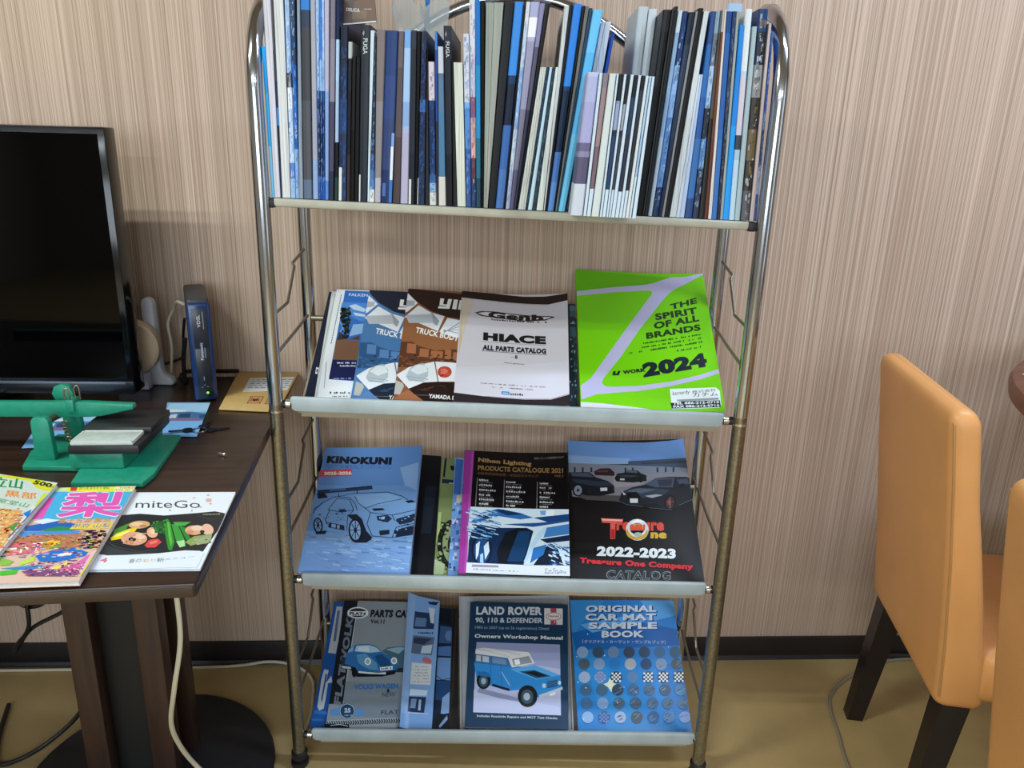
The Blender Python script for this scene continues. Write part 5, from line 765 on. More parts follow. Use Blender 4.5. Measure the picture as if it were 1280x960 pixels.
TEXT_CACHE = {}
def text_tris(s, bold):
    k = (s, bold)
    if k in TEXT_CACHE: return TEXT_CACHE[k]
    c = bpy.data.curves.new('lettering', 'FONT'); c.body = s; c.resolution_u = 3; c.offset = bold
    c.space_character = 1+bold*1.4
    o = bpy.data.objects.new('lettering', c)
    me = bpy.data.meshes.new_from_object(o); me.calc_loop_triangles()
    V = [v.co.copy() for v in me.vertices]; T = [tuple(t.vertices) for t in me.loop_triangles]
    bpy.data.objects.remove(o); bpy.data.curves.remove(c); bpy.data.meshes.remove(me)
    x0 = min(v.x for v in V); x1 = max(v.x for v in V); y0 = min(v.y for v in V); y1 = max(v.y for v in V)
    V = [((v.x-x0)/(x1-x0), (v.y-y0)/(y1-y0)) for v in V]
    TEXT_CACHE[k] = (V, T)
    return V, T
def drawing_frame(c):
    """maps drawing units to cover coordinates 0..1, given the drawing's four corners (bottom left, bottom right, top right, top left)"""
    rows = []
    for (x, y), (u, v) in zip(c, ((0, 0), (1, 0), (1, 1), (0, 1))):
        rows.append([x, y, 1, 0, 0, 0, -u*x, -u*y, u]); rows.append([0, 0, 0, x, y, 1, -v*x, -v*y, v])
    n = 8
    for i in range(n):
        k = max(range(i, n), key=lambda j: abs(rows[j][i])); rows[i], rows[k] = rows[k], rows[i]
        for j in range(n):
            if j != i:
                f = rows[j][i]/rows[i][i]; rows[j] = [p-f*q for p, q in zip(rows[j], rows[i])]
    h = [rows[i][8]/rows[i][i] for i in range(n)]
    def f(p):
        d = h[6]*p[0]+h[7]*p[1]+1
        return ((h[0]*p[0]+h[1]*p[1]+h[2])/d, (h[3]*p[0]+h[4]*p[1]+h[5])/d)
    return f
def clip01(P):
    for ax, lim, sgn in ((0, 0, 1), (0, 1, -1), (1, 0, 1), (1, 1, -1)):
        Q = []; n = len(P)
        for i in range(n):
            a, b = P[i], P[(i+1) % n]; da = sgn*(a[ax]-lim); db = sgn*(b[ax]-lim)
            if da >= 0: Q.append(a)
            if (da > 0 and db < 0) or (da < 0 and db > 0):
                t = da/(da-db); Q.append((a[0]+(b[0]-a[0])*t, a[1]+(b[1]-a[1])*t))
        P = Q
        if len(P) < 3: return []
    return P
def strips(P, nx, ny):
    out = [P]
    for ax, n in ((0, nx), (1, ny)):
        for k in range(1, n):
            L = k/n; new = []
            for q in out:
                lo = min(p[ax] for p in q); hi = max(p[ax] for p in q)
                if lo < L-1e-6 and hi > L+1e-6:
                    for sgn in (1, -1):
                        R = []; m = len(q)
                        for i in range(m):
                            a, b = q[i], q[(i+1) % m]; da = sgn*(a[ax]-L); db = sgn*(b[ax]-L)
                            if da >= 0: R.append(a)
                            if (da > 1e-9 and db < -1e-9) or (da < -1e-9 and db > 1e-9):
                                t = da/(da-db); R.append((a[0]+(b[0]-a[0])*t, a[1]+(b[1]-a[1])*t))
                        if len(R) >= 3: new.append(R)
                else: new.append(q)
            out = new
    return out
def draw_art(mb, art, frame, surf, bent, aspect, nx=20, ny=8):
    """surf(a,b,h) -> point on the cover; inks are laid as thin printed layers"""
    h = .00015 if bent else .00002
    last = ''
    fm = drawing_frame(frame) if art else None
    unit = math.hypot(frame[1][0]-frame[0][0], frame[1][1]-frame[0][1])
    for op in art:
        kind, col = op[0], op[1]
        if not (kind == 'q' and last == 'q'): h += .00003 if bent else .000012
        last = kind
        tris = []
        if kind in 'pq':
            P = [fm(p) for p in op[2]]
            for t in tessellate_polygon([[Vector((x, y, 0)) for x, y in P]]): tris.append([P[i] for i in t])
        elif kind == 'l':
            w = op[2]/unit/2; P = [fm(p) for p in op[3]]
            for a, b in zip(P, P[1:]):
                dx, dy = (b[0]-a[0]), (b[1]-a[1])*aspect; l = math.hypot(dx, dy) or 1
                nx_, ny_ = -dy/l*w, dx/l*w/aspect
                e = (dx/l*w*.4, dy/l*w*.4/aspect)
                tris.append([(a[0]-e[0]+nx_, a[1]-e[1]+ny_), (a[0]-e[0]-nx_, a[1]-e[1]-ny_), (b[0]+e[0]-nx_, b[1]+e[1]-ny_), (b[0]+e[0]+nx_, b[1]+e[1]+ny_)])
        else:
            bl, br, tl = [fm(p) for p in op[3]]
            V, T = text_tris(op[2], op[4])
            Q = [(bl[0]+(br[0]-bl[0])*x+(tl[0]-bl[0])*y, bl[1]+(br[1]-bl[1])*x+(tl[1]-bl[1])*y) for x, y in V]
            tris = [[Q[i] for i in t] for t in T]
        for t in tris:
            if min(min(p) for p in t) < 0 or max(max(p) for p in t) > 1: t = clip01(t)
            if len(t) < 3: continue
            for q in (strips(t, nx, ny) if bent else [t]):
                ar = sum(q[i][0]*q[(i+1) % len(q)][1]-q[(i+1) % len(q)][0]*q[i][1] for i in range(len(q)))
                if abs(ar) < 1e-8: continue
                if ar < 0: q = q[::-1]
                mb.add([surf(a, b, h) for a, b in q], [list(range(len(q)))], 0, col)

PAPER = mat('page_edges', 'd2d4d6', .7, noise=.12, nscale=900, stretch=(.05, .05, 1))
def flat_magazine(name, label, cat, group, loc, rot, C4, th, op, key, frame, matl=GLOSS):
    base, art = ART.get(key, ('bcc0c6', []))
    r = thing(name, label, cat, loc, [rad(k) for k in rot], group)
    BL, BR, TR, TL = [Vector((p[0], p[1], 0)) for p in C4]
    sag, liftL = op.get('sag', 0), op.get('liftL', 0); bent = bool(sag or liftL)
    wdt = (BR-BL).length; hgt = (TL-BL).length; ct = .0012 if op.get('hard') else .0005
    def q(a, b): return BL*(1-a)*(1-b)+BR*a*(1-b)+TR*a*b+TL*(1-a)*b
    def top(a, b): return th-sag*sin(pi*a)*(.25+.75*b*b)+liftL*max(0, 1-a*3)**2
    def surf(a, b, h=0): p = q(a, b); p.z = top(a, b)+h; return p
    nx, ny = (20, 8) if bent else (1, 1)
    cv = MB()
    # front sheet, spine and back sheet
    V = [surf(i/nx, j/ny) for j in range(ny+1) for i in range(nx+1)]; n1 = len(V)
    V += [surf(i/nx, j/ny, -ct) for j in range(ny+1) for i in range(nx+1)]
    F = []; k = nx+1
    for j in range(ny):
        for i in range(nx):
            a = j*k+i; F.append([a, a+1, a+k+1, a+k]); F.append([n1+a, n1+a+k, n1+a+k+1, n1+a+1])
    for i in range(nx): F.append([i, n1+i, n1+i+1, i+1]); t = ny*k+i; F.append([t, t+1, n1+t+1, n1+t])
    for j in range(ny): a = j*k; F.append([a, a+k, n1+a+k, n1+a]); a += nx; F.append([a, n1+a, n1+a+k, a+k])
    cv.add(V, F, 0, base)
    if th > .0015:
        e = .0006/wdt
        for j in range(ny):
            b0, b1 = j/ny, (j+1)/ny
            A0, A1 = surf(0, b0), surf(0, b1); Z0, Z1 = q(0, b0), q(0, b1)
            I0, I1, J0, J1 = surf(e, b0, 0), surf(e, b1, 0), q(e, b0), q(e, b1)
            sp = op.get('spine', base)
            cv.add([A0, A1, Z1, Z0], [[0, 1, 2, 3]], 0, sp); cv.add([I0, J0, J1, I1], [[0, 1, 2, 3]], 0, sp)
            if j == 0: cv.add([A0, Z0, J0, I0], [[0, 1, 2, 3]], 0, sp)
            if j == ny-1: cv.add([A1, I1, J1, Z1], [[0, 1, 2, 3]], 0, sp)
        z = [q(0, 0), q(1, 0), q(1, 1), q(0, 1)]
        cv.add(z+[p+Vector((0, 0, ct)) for p in z], [[3, 2, 1, 0], [4, 5, 6, 7], [0, 1, 5, 4], [1, 2, 6, 5], [2, 3, 7, 6], [3, 0, 4, 7]], 0, base)
    draw_art(cv, art, frame, surf, bent, hgt/max(wdt, 1e-6))
    cv.build('cover', matl, r)
    if th > .0015:
        pg = MB(); i_ = (.004/wdt if op.get('hard') else .0012/wdt); a0, a1, b0, b1 = .0008/wdt, 1-i_, i_*.8, 1-i_*.8
        nn = nx+1; V = []
        for zt in (0, 1):
            for j in range(ny+1):
                for i in range(nx+1):
                    a = a0+(a1-a0)*i/nx; b = b0+(b1-b0)*j/ny; p = q(a, b); p.z = ct if zt == 0 else top(a, b)-ct; V.append(p)
        m_ = nn*(ny+1); F = []
        for j in range(ny):
            for i in range(nx): a = j*nn+i; F.append([a, a+nn, a+nn+1, a+1]); F.append([m_+a, m_+a+1, m_+a+nn+1, m_+a+nn])
        for i in range(nx): F.append([i, i+1, m_+i+1, m_+i]); t = ny*nn+i; F.append([t, m_+t, m_+t+1, t+1])
        for j in range(ny): a = j*nn; F.append([a, m_+a, m_+a+nn, a+nn]); a += nx; F.append([a, a+nn, m_+a+nn, m_+a])
        pg.add(V, F); pg.build('page_block', PAPER, r)
    return r
GT = {2: 'catalogues on the second tier', 3: 'catalogues on the third tier', 4: 'catalogues on the bottom tier'}
for (key, nm, lb, cat, loc, rot, C4, th, op, frame) in TIER_MAGS:
    if key == 'nihon': op = dict(op, spine='a03a9a')
    if key == 'slipcase':
        t = thing(nm, lb, cat, loc, [rad(k) for k in rot])
        CARD = mat('grey_cardboard', 'b4b8be', .7, noise=.05, nscale=30)
        BL, BR, TR, TL = [Vector((p[0], p[1], 0)) for p in C4]
        b = MB(); V = [BL, BR, TR, TL]; up = Vector((0, 0, th))
        ins = lambda p, d: p+(sum((v for v in V), Vector())/4-p).normalized()*d
        o_ = V+[v+up for v in V]+[ins(v, .004)+up for v in V]+[ins(v, .004)+up*.72 for v in V]
        F = [[3, 2, 1, 0], [12, 13, 14, 15]]
        for i in range(4):
            j = (i+1) % 4; F += [[i, j, 4+j, 4+i], [4+i, 4+j, 8+j, 8+i], [8+i, 8+j, 12+j, 12+i]]
        b.add(o_, F); b.build('box_body', CARD, t)
        c2 = MB(); c2.add([q_+Vector((0, 0, th*.99)) for q_ in (TL+Vector((.012, -.002, 0)), TL+Vector((.02, -.012, 0)), TR+Vector((-.03, -.008, 0)), TR+Vector((-.018, -.001, 0)))]+[q_+Vector((0, 0, th+.0012)) for q_ in (TL+Vector((.012, -.002, 0)), TL+Vector((.02, -.012, 0)), TR+Vector((-.03, -.008, 0)), TR+Vector((-.018, -.001, 0)))], [[0, 1, 2, 3], [7, 6, 5, 4], [0, 4, 5, 1], [1, 5, 6, 2], [2, 6, 7, 3], [3, 7, 4, 0]])
        c2.build('flap', CARD, t)
        continue
    flat_magazine(nm, lb, cat, None, loc, rot, C4, th, op, key, frame)

# ------------------------------------------------------------ the packed top shelf
RIB = {}
def rib_mat(col):
    # page edges: fine lines along the height
    k = 'ribbed_'+col
    if k in MATS: return MATS[k]
    m, nt, b = node_mat('page_stack_'+col); N = nt.nodes; Lk = nt.links
    tc = N.new('ShaderNodeTexCoord'); mp = N.new('ShaderNodeMapping'); mp.inputs['Scale'].default_value = (1100, 30, 6)
    nz = N.new('ShaderNodeTexNoise'); nz.inputs['Scale'].default_value = 1; nz.inputs['Detail'].default_value = 1
    cr = N.new('ShaderNodeValToRGB'); c = lin(col); cr.color_ramp.elements[0].position = .3; cr.color_ramp.elements[1].position = .62
    cr.color_ramp.elements[0].color = (*[x*.62 for x in c], 1); cr.color_ramp.elements[1].color = (*[min(1, x*1.08) for x in c], 1)
    Lk.new(tc.outputs['Object'], mp.inputs[0]); Lk.new(mp.outputs[0], nz.inputs[0]); Lk.new(nz.outputs['Fac'], cr.inputs[0]); Lk.new(cr.outputs[0], b.inputs['Base Color'])
    b.inputs['Roughness'].default_value = .6
    MATS[k] = m
    return m
def standing(name, label, cat, group, q, w0, dep, kind, bands, sp, txt, strips_, seed):
    b0, b1, zb, t0, t1, zt = q
    um = (b0+b1)/2
    base = RACK_M @ Vector((um, w0, zb))
    r = thing(name, label, cat, base, (0, 0, RZ), group)
    b0 -= um; b1 -= um; t0 -= um; t1 -= um; H = zt-zb
    rnd = random.Random(seed)
    def fx(a, f): l = b0+(t0-b0)*f; rr = b1+(t1-b1)*f; return l+(rr-l)*a
    thk = max(min(b1-b0, 9), .0008); ct = min(.0006, thk*.22)
    bulge = min(.0032, (t1-t0)*.45) if kind != 'p' else .0006
    if w0 < -.03 and t1-t0 > .003:
        b0 += .0003; b1 -= .0003; t0 += .0003; t1 -= .0003
    # profile across the thickness: back-left -> spine -> back-right, outer then inner
    def ring(f):
        T = fx(1, f)-fx(0, f); c = ct/T if T > 0 else .2
        c = min(c, .3)
        o = [(0, dep), (0, bulge), (.12, bulge*.35), (.5, 0), (.88, bulge*.35), (1, bulge), (1, dep)]
        i = [(1-c, dep), (1-c, bulge+ct*1.5), (c, bulge+ct*1.5), (c, dep)]
        return [Vector((fx(a, f), w, H*f)) for a, w in o+i]
    cuts = sorted({0.0, 1.0, *[max(0, min(1, k[0])) for k in bands]})
    def colour(f):
        c = bands[0][1]
        for k, cc in bands:
            if f >= k-1e-6: c = cc
        return c
    cv = MB(); n = 11
    R = [ring(f) for f in cuts]
    pages_out = kind == 'p'
    for j in range(len(cuts)-1):
        col = colour(cuts[j]); V = R[j]+R[j+1]
        F = [[k, (k+1) % n, n+(k+1) % n, n+k] for k in range(n)]
        cv.add(V, F, 0, col)
    cv.add(R[0], [list(range(n))[::-1]], 0, colour(0)); cv.add(R[-1], [list(range(n))], 0, colour(1))
    if sp:
        for _ in range(90):
            f = rnd.uniform(.02, .96); hh = rnd.uniform(.003, .035); a = rnd.uniform(.12, .7); aw = rnd.uniform(.1, .3)
            a2 = min(.88, a+aw); f2 = min(.99, f+hh)
            y = -.0002
            pts = []
            for aa, ff in ((a, f), (a2, f+hh*rnd.uniform(-.3, .3)), (a2, f2), (a, f2-hh*rnd.uniform(0, .4))):
                ff = max(.005, min(.995, ff)); pts.append((fx(aa, ff), bulge*.35*abs(aa-.5)/.38+y-.00012*(rnd.random()), H*ff))
            cv.add(pts, [[0, 1, 2, 3]], 0, mix(colour(f), rnd.choice(sp), rnd.uniform(.3, .8)))
    for (a0, a1, f0, f1, sc) in (strips_ or ()):
        cv.add([(fx(a, f), bulge*.35*abs(a-.5)/.38-.0003, H*f) for a, f in ((a0, f0), (a1, f0), (a1, f1), (a0, f1))], [[0, 1, 2, 3]], 0, sc)
    if txt:
        s, f1, ln, tc = txt; V, T = text_tris(s, .01)
        tw = .46
        P = [(fx(.5+tw*(y-.5), f1+ln*.5-ln*x), -.0004+bulge*.2*abs(y-.5)*2, H*(f1+ln*.5-ln*x)) for x, y in V]
        cv.add(P, [list(t) for t in T], 0, tc)
        cv.add([(fx(a, f), -.0004, H*f) for a, f in ((.2, .955), (.3, .94), (.42, .955), (.35, .972))], [[0, 1, 2, 3]], 0, '8a949c')
    cover = cv.build('cover', SATIN if kind == 'c' else (SATIN if kind == 's' else rib_mat(bands[0][1])), r)
    # page block
    pb = MB(); V = []
    for f in (.008, .992):
        T = fx(1, f)-fx(0, f); c = min(ct*1.15/T, .34)
        for a, w in ((c, bulge+ct*1.7), (1-c, bulge+ct*1.7), (1-c, dep-.002), (c, dep-.002)): V.append((fx(a, f), w, H*f))
    pb.add(V, [[3, 2, 1, 0], [4, 5, 6, 7], [0, 1, 5, 4], [1, 2, 6, 5], [2, 3, 7, 6], [3, 0, 4, 7]])
    pb.build('page_block', PAPER, r)
    return r
for i, row in enumerate(BOOKS):
    standing(*row, i)
def clear_film():
    m = mat('clear_film', 'c8ccc8', .12, alpha=.38, spec=.6)
    t = thing('plastic_sleeve', 'crumpled clear plastic sleeve sticking up behind the dark spines left of the middle', 'plastic sleeve', RACK_M @ Vector((-.185, .216, 1.155)), (0, 0, RZ))
    b = MB(); rnd = random.Random(4); nx, nz = 12, 14; V = []
    for s in (0, 1):
        for j in range(nz+1):
            for i in range(nx+1):
                u = -.045+.10*i/nx; z = .345*j/nz; k = max(0, z-.24)/.10
                u += .020*k*sin(i*.9+j*.2); w = -.012*k*(1+sin(i*1.3+1))*.5-.004*k*(1+cos(j*.9))+(.0006*s)
                z -= k*.03*abs(sin(i*.8+.4))
                V.append((u*(1-.15*k), w, z))
    n = (nx+1)*(nz+1); F = []
    for j in range(nz):
        for i in range(nx):
            a = j*(nx+1)+i; F.append([a, a+1, a+nx+2, a+nx+1]); F.append([n+a, n+a+nx+1, n+a+nx+2, n+a+1])
    for i in range(nx): F.append([i, n+i, n+i+1, i+1]); a = nz*(nx+1)+i; F.append([a, a+1, n+a+1, n+a])
    for j in range(nz): a = j*(nx+1); F.append([a, a+nx+1, n+a+nx+1, n+a]); a += nx; F.append([a, n+a, n+a+nx+1, a+nx+1])
    b.add(V, F, 0, None, True); b.build('film', m, t)
clear_film()

# ------------------------------------------------------------ table with pedestal
TZ = .75
def wood_mat(name, dark, light, rough, sx=6, sy=60, sz=60, coat=0):
    m, nt, b = node_mat(name); N = nt.nodes; Lk = nt.links
    tc = N.new('ShaderNodeTexCoord'); mp = N.new('ShaderNodeMapping'); mp.inputs['Scale'].default_value = (sx, sy, sz)
    nz = N.new('ShaderNodeTexNoise'); nz.inputs['Scale'].default_value = 1; nz.inputs['Detail'].default_value = 5; nz.inputs['Roughness'].default_value = .65
    cr = N.new('ShaderNodeValToRGB'); cr.color_ramp.elements[0].position = .3; cr.color_ramp.elements[1].position = .7
    cr.color_ramp.elements[0].color = rgba(dark); cr.color_ramp.elements[1].color = rgba(light)
    Lk.new(tc.outputs['Object'], mp.inputs[0]); Lk.new(mp.outputs[0], nz.inputs[0]); Lk.new(nz.outputs['Fac'], cr.inputs[0]); Lk.new(cr.outputs[0], b.inputs['Base Color'])
    b.inputs['Roughness'].default_value = rough; b.inputs['Coat Weight'].default_value = coat
    MATS[name] = m
    return m
TOPW = wood_mat('dark_walnut_top', '22160f', '3a2820', .28, 5, 70, 70)
EDGEW = wood_mat('lit_table_edge', '33261d', '4a392c', .35, 8, 60, 60)  # front edge coloured lighter than the top, its lit look painted in
POSTW = wood_mat('reddish_walnut', '251813', '40291f', .42, 60, 60, 4)
BLACKM = mat('black_painted_metal', '050506', .55, noise=.1, nscale=60)
def make_table():
    a = rad(4.6)
    t = thing('table', 'dark walnut pedestal table holding the television beside the magazine rack', 'table', (-.63, -.37, 0), (0, 0, a))
    def L(x, y): dx, dy = x+.63, y+.37; return (dx*cos(a)+dy*sin(a), -dx*sin(a)+dy*cos(a))
    x1, y0 = L(-.313, -.852); x1b, y1 = L(-.396, -.012)
    x0 = x1-1.30
    b = MB().box((x0, y0, TZ-.019), (x1, y1-.004, TZ), bev=.003); top = b.build('tabletop', TOPW, t)
    MB().box((x0, y0-.0012, TZ-.0178), (x1-.003, y0+.003, TZ-.0025), bev=.0010).build('front_edge', EDGEW, top)
    for cx in (0, -.62):
        M = Matrix.Translation((cx, 0, 0))
        MB().lathe([(.238, 0), (.240, .006), (.236, .014), (.20, .020), (.10, .026), (.06, .03)], 56, M=M).build('base_disc', mat('black_cast_base', '17191d', .55, noise=.12, nscale=50), t)
        MB().box((-.038, -.038, .028), (.038, .038, TZ-.019), M=M).build('column_core', BLACKM, t)
        for sx in (-1, 1):
            for sy in (-1, 1):
                lo = (sx*.058-.0205, sy*.058-.0205, .027); hi = (sx*.058+.0205, sy*.058+.0205, TZ-.019)
                MB().box(lo, hi, bev=.002, M=M).build('column_post', POSTW, t)
        MB().lathe([(.014, .026), (.015, .03), (.013, .05), (.0125, .058)], 14, M=M @ Matrix.Translation((0, -.062, 0))).build('column_bolt', mat('dull_steel', '6a6a6c', .4, .8), t)
    return t
make_table()
for (key, nm, lb, cat, loc, rot, C4, th, op, frame) in TABLE_MAGS:
    op = dict(op)
    if key.startswith('guide'): op['spine'] = 'd8d050'
    flat_magazine(nm, lb, cat, None, loc, rot, C4, th, op, key, frame)

def make_tv():
    BZ = mat('glossy_black_bezel', '0a0b0e', .12); SCN = mat('black_screen', '020203', .05, spec=.22)
    t = thing('television', 'black flat television at the left edge of the table', 'television', (-1.045, -.22, TZ))
    x0, x1, z0, z1 = -.41, .413, .022, .506
    MB().box((x0, 0, z0), (x1, .045, z1), bev=.004).build('housing', BZ, t)
    MB().box((x0+.05, .045, z0+.06), (x1-.05, .075, z1-.09), bev=.01).build('rear_cover', mat('matt_black_plastic', '101114', .6), t)
    s = MB().box((x0+.012, -.0012, z0+.030), (x1-.012, .0, z1-.012)); s.build('screen', SCN, t)
    MB().box((x0, -.006, z0), (x1, .002, z0+.026), bev=.003).build('lower_bezel', mat('blue_black_gloss', '10161f', .18), t)
    MB().box((x0+.01, -.0085, z0+.020), (x1-.014, -.005, z0+.0245), bev=.001).build('trim_strip', mat('blue_grey_metal', '5f6f82', .3, .6), t)
    MB().box((x0+.2, -.007, z0+.004), (x0+.228, -.0055, z0+.012)).build('badge', mat('pale_badge', 'b8bcc0', .4), t)
    MB().box((-.03, .01, .004), (.03, .05, .03), bev=.004).build('neck', BZ, t)
    b = MB().box((-.16, -.06, 0), (.16, .12, .008), bev=.003); b.build('stand_base', BZ, t)
    return t
make_tv()

def make_router():
    # tall modem: dark case, blue translucent front with lettering
    CASE = mat('charcoal_plastic', '36363a', .45); BLU = mat('deep_blue_gloss', '17315f', .2); PAN = mat('dark_face_panel', '1a1d26', .3)
    t = thing('modem', 'tall dark modem with a blue-edged front standing on the table by the rack', 'modem', (-.508, -.200, TZ), (0, 0, rad(21)))
    h = .197
    b = MB().box((-.020, .004, 0), (.020, .172, h+.006), bev=.006, seg=3); b.build('case', CASE, t)
    f = MB().box((-.021, -.003, .004), (.021, .008, h), bev=.005, seg=3); fr = f.build('front', BLU, t)
    MB().box((-.0125, -.0038, .010), (.0135, -.0025, h*.55), bev=.0005).build('lower_panel', PAN, fr)
    MB().box((-.0125, -.0038, h*.55+.001), (.0135, -.0025, h-.012), bev=.0005).build('upper_panel', mat('dark_face_panel_upper', '232733', .3), fr)
    def txt(s, x, z, ln, ht, col, name='lettering'):
        V, T = text_tris(s, .01); m = MB()
        m.add([(x-ht*.5+ht*(1-y), -.0041, z+ln*k) for k, y in V], [list(q)[::-1] for q in T]); 
        m.v = [Vector((x-ht*.5+ht*(y if False else (1-y)), -.0041, z+ln*k)) for k, y in V]
        m.build(name, col, fr)
    WH = mat('white_print', 'c8ccd2', .5)
    txt('Panasonic', -.001, .086, .034, .0055, WH)
    txt('VDSL', -.002, .150, .024, .006, WH)
    for x_, z_, l_ in ((.006, .146, .034), (.005, .090, .020), (-.001, .045, .008)):
        MB().box((x_-.0008, -.0041, z_), (x_+.0008, -.0039, z_+l_)).build('fine_print', mat('grey_print', '7a8290', .5), fr)
    g = MB().lathe([(.0022, 0), (.0022, .0008)], 12, M=Matrix.Translation((.003, -.0038, .020)) @ Matrix.Rotation(pi/2, 4, 'X'))
    m, nt, bs = node_mat('green_indicator'); bs.inputs['Base Color'].default_value = rgba('60d040'); bs.inputs['Emission Color'].default_value = rgba('70e050'); bs.inputs['Emission Strength'].default_value = 1.2
    g.build('indicator_lamp', m, fr)
    for k in range(3):
        MB().lathe([(.0014, 0), (.0014, .0006)], 10, M=Matrix.Translation((-.006+.005*k, -.0038, .032+.004*(k % 2))) @ Matrix.Rotation(pi/2, 4, 'X')).build('indicator_dot', mat('grey_dot', '6a707a', .5), fr)
make_router()

def make_antenna():
    WHT = mat('speckled_white_plastic', 'c2c4cc', .6, noise=.06, nscale=300)
    t = thing('desk_antenna', 'pale grey L-shaped antenna standing between the television and the modem', 'antenna', (-.640, -.085, TZ), (0, 0, rad(-4)))
    poly = [(-.020, 0), (.030, 0), (.034, .006), (.028, .016), (.012, .024), (.009, .04), (.006, .17), (.002, .179), (-.006, .183), (-.014, .180), (-.018, .172)]
    b = MB(); b.prism(poly, -.011, .011, bev=.004, M=Matrix(((1, 0, 0, 0), (0, 0, -1, 0), (0, 1, 0, 0), (0, 0, 0, 1))))
    b.build('body', WHT, t)
    MB().box((-.05, -.012, 0), (.0, .03, .03), bev=.006).build('side_stand', mat('lilac_white_plastic', 'b8b4c4', .6), t)
    d = thing('round_tin', 'beige round tin peeking out from behind the television', 'tin', (-.675, -.118, TZ), (0, 0, 0))
    M = Matrix.Translation((0, 0, .088)) @ Matrix.Rotation(pi/2, 4, 'X')
    MB().lathe([(.052, -.012), (.056, -.008), (.056, .008), (.052, .012), (.0, .0125)], 40, M=M).build('lid', mat('beige_plastic', 'cbb094', .55), d)
    MB().box((-.03, -.012, 0), (.03, .012, .036), bev=.004).build('foot', mat('lilac_white_plastic', 'b8b4c4', .6), d)
make_antenna()

def make_envelope():
    KR = mat('kraft_paper', 'c4a468', .75, noise=.05, nscale=60)
    t = thing('envelope', 'brown kraft envelope with a white address label lying behind the rack post', 'envelope', (-.44, -.13, TZ))
    c = [(-.470, -.250), (-.357, -.262), (-.372, -.006), (-.503, -.004)]
    P = [(x+.44, y+.13) for x, y in c]
    MB().prism(P, .0008, .0045, bev=.0012).build('body', KR, t)
    def quad(pts, z, col, name, m, par=t):
        b = MB(); b.prism([(x+.44, y+.13) for x, y in pts], z, z+.0003); return b.build(name, m, par)
    def at(a, b): 
        return tuple((c[0][k]*(1-a)+c[1][k]*a)*(1-b)+(c[3][k]*(1-a)+c[2][k]*a)*b for k in (0, 1))
    lab = quad([at(.25, .42), at(.97, .50), at(.97, .86), at(.25, .80)], .0046, None, 'address_label', mat('white_label', 'dde2e8', .6))
    bl = MB(); rnd = random.Random(3)
    for row in range(5):
        a = .30
        while a < .9:
            w = rnd.uniform(.03, .09)
            b0 = .74-row*.055+.05*(a-.3)
            p = [at(a, b0), at(a+w, b0+.004), at(a+w, b0+.020), at(a, b0+.016)]
            bl.add([(x+.44, y+.13, .0051) for x, y in p], [[0, 1, 2, 3]]); a += w+rnd.uniform(.015, .04)
    bl.build('address_print', mat('grey_ink', '6a7078', .6), lab)
    rs = MB()
    for a0 in (.42, .72):
        for (p0, p1) in (((a0, .14), (a0+.22, .155)), ((a0, .30), (a0+.22, .315)), ((a0+.07, .20), (a0+.15, .25))):
            q = [at(p0[0], p0[1]), at(p1[0], p0[1]+.01), at(p1[0], p1[1]+.01), at(p0[0], p1[1])]
            rs.add([(x+.44, y+.13, .0048) for x, y in q], [[0, 1, 2, 3]])
        for a in (a0, a0+.205):
            q = [at(a, .14), at(a+.015, .14), at(a+.015, .31), at(a, .31)]
            rs.add([(x+.44, y+.13, .0048) for x, y in q], [[0, 1, 2, 3]])
        for k in range(5):
            q = [at(a0+.03+.033*k, .18+.02*(k % 2)), at(a0+.05+.033*k, .18+.02*(k % 2)), at(a0+.055+.03*k, .28-.015*(k % 3)), at(a0+.035+.03*k, .28-.015*(k % 3))]
            rs.add([(x+.44, y+.13, .0048) for x, y in q], [[0, 1, 2, 3]])
    rs.build('red_stamp', mat('red_stamp_ink', 'b0583c', .6), t)
make_envelope()

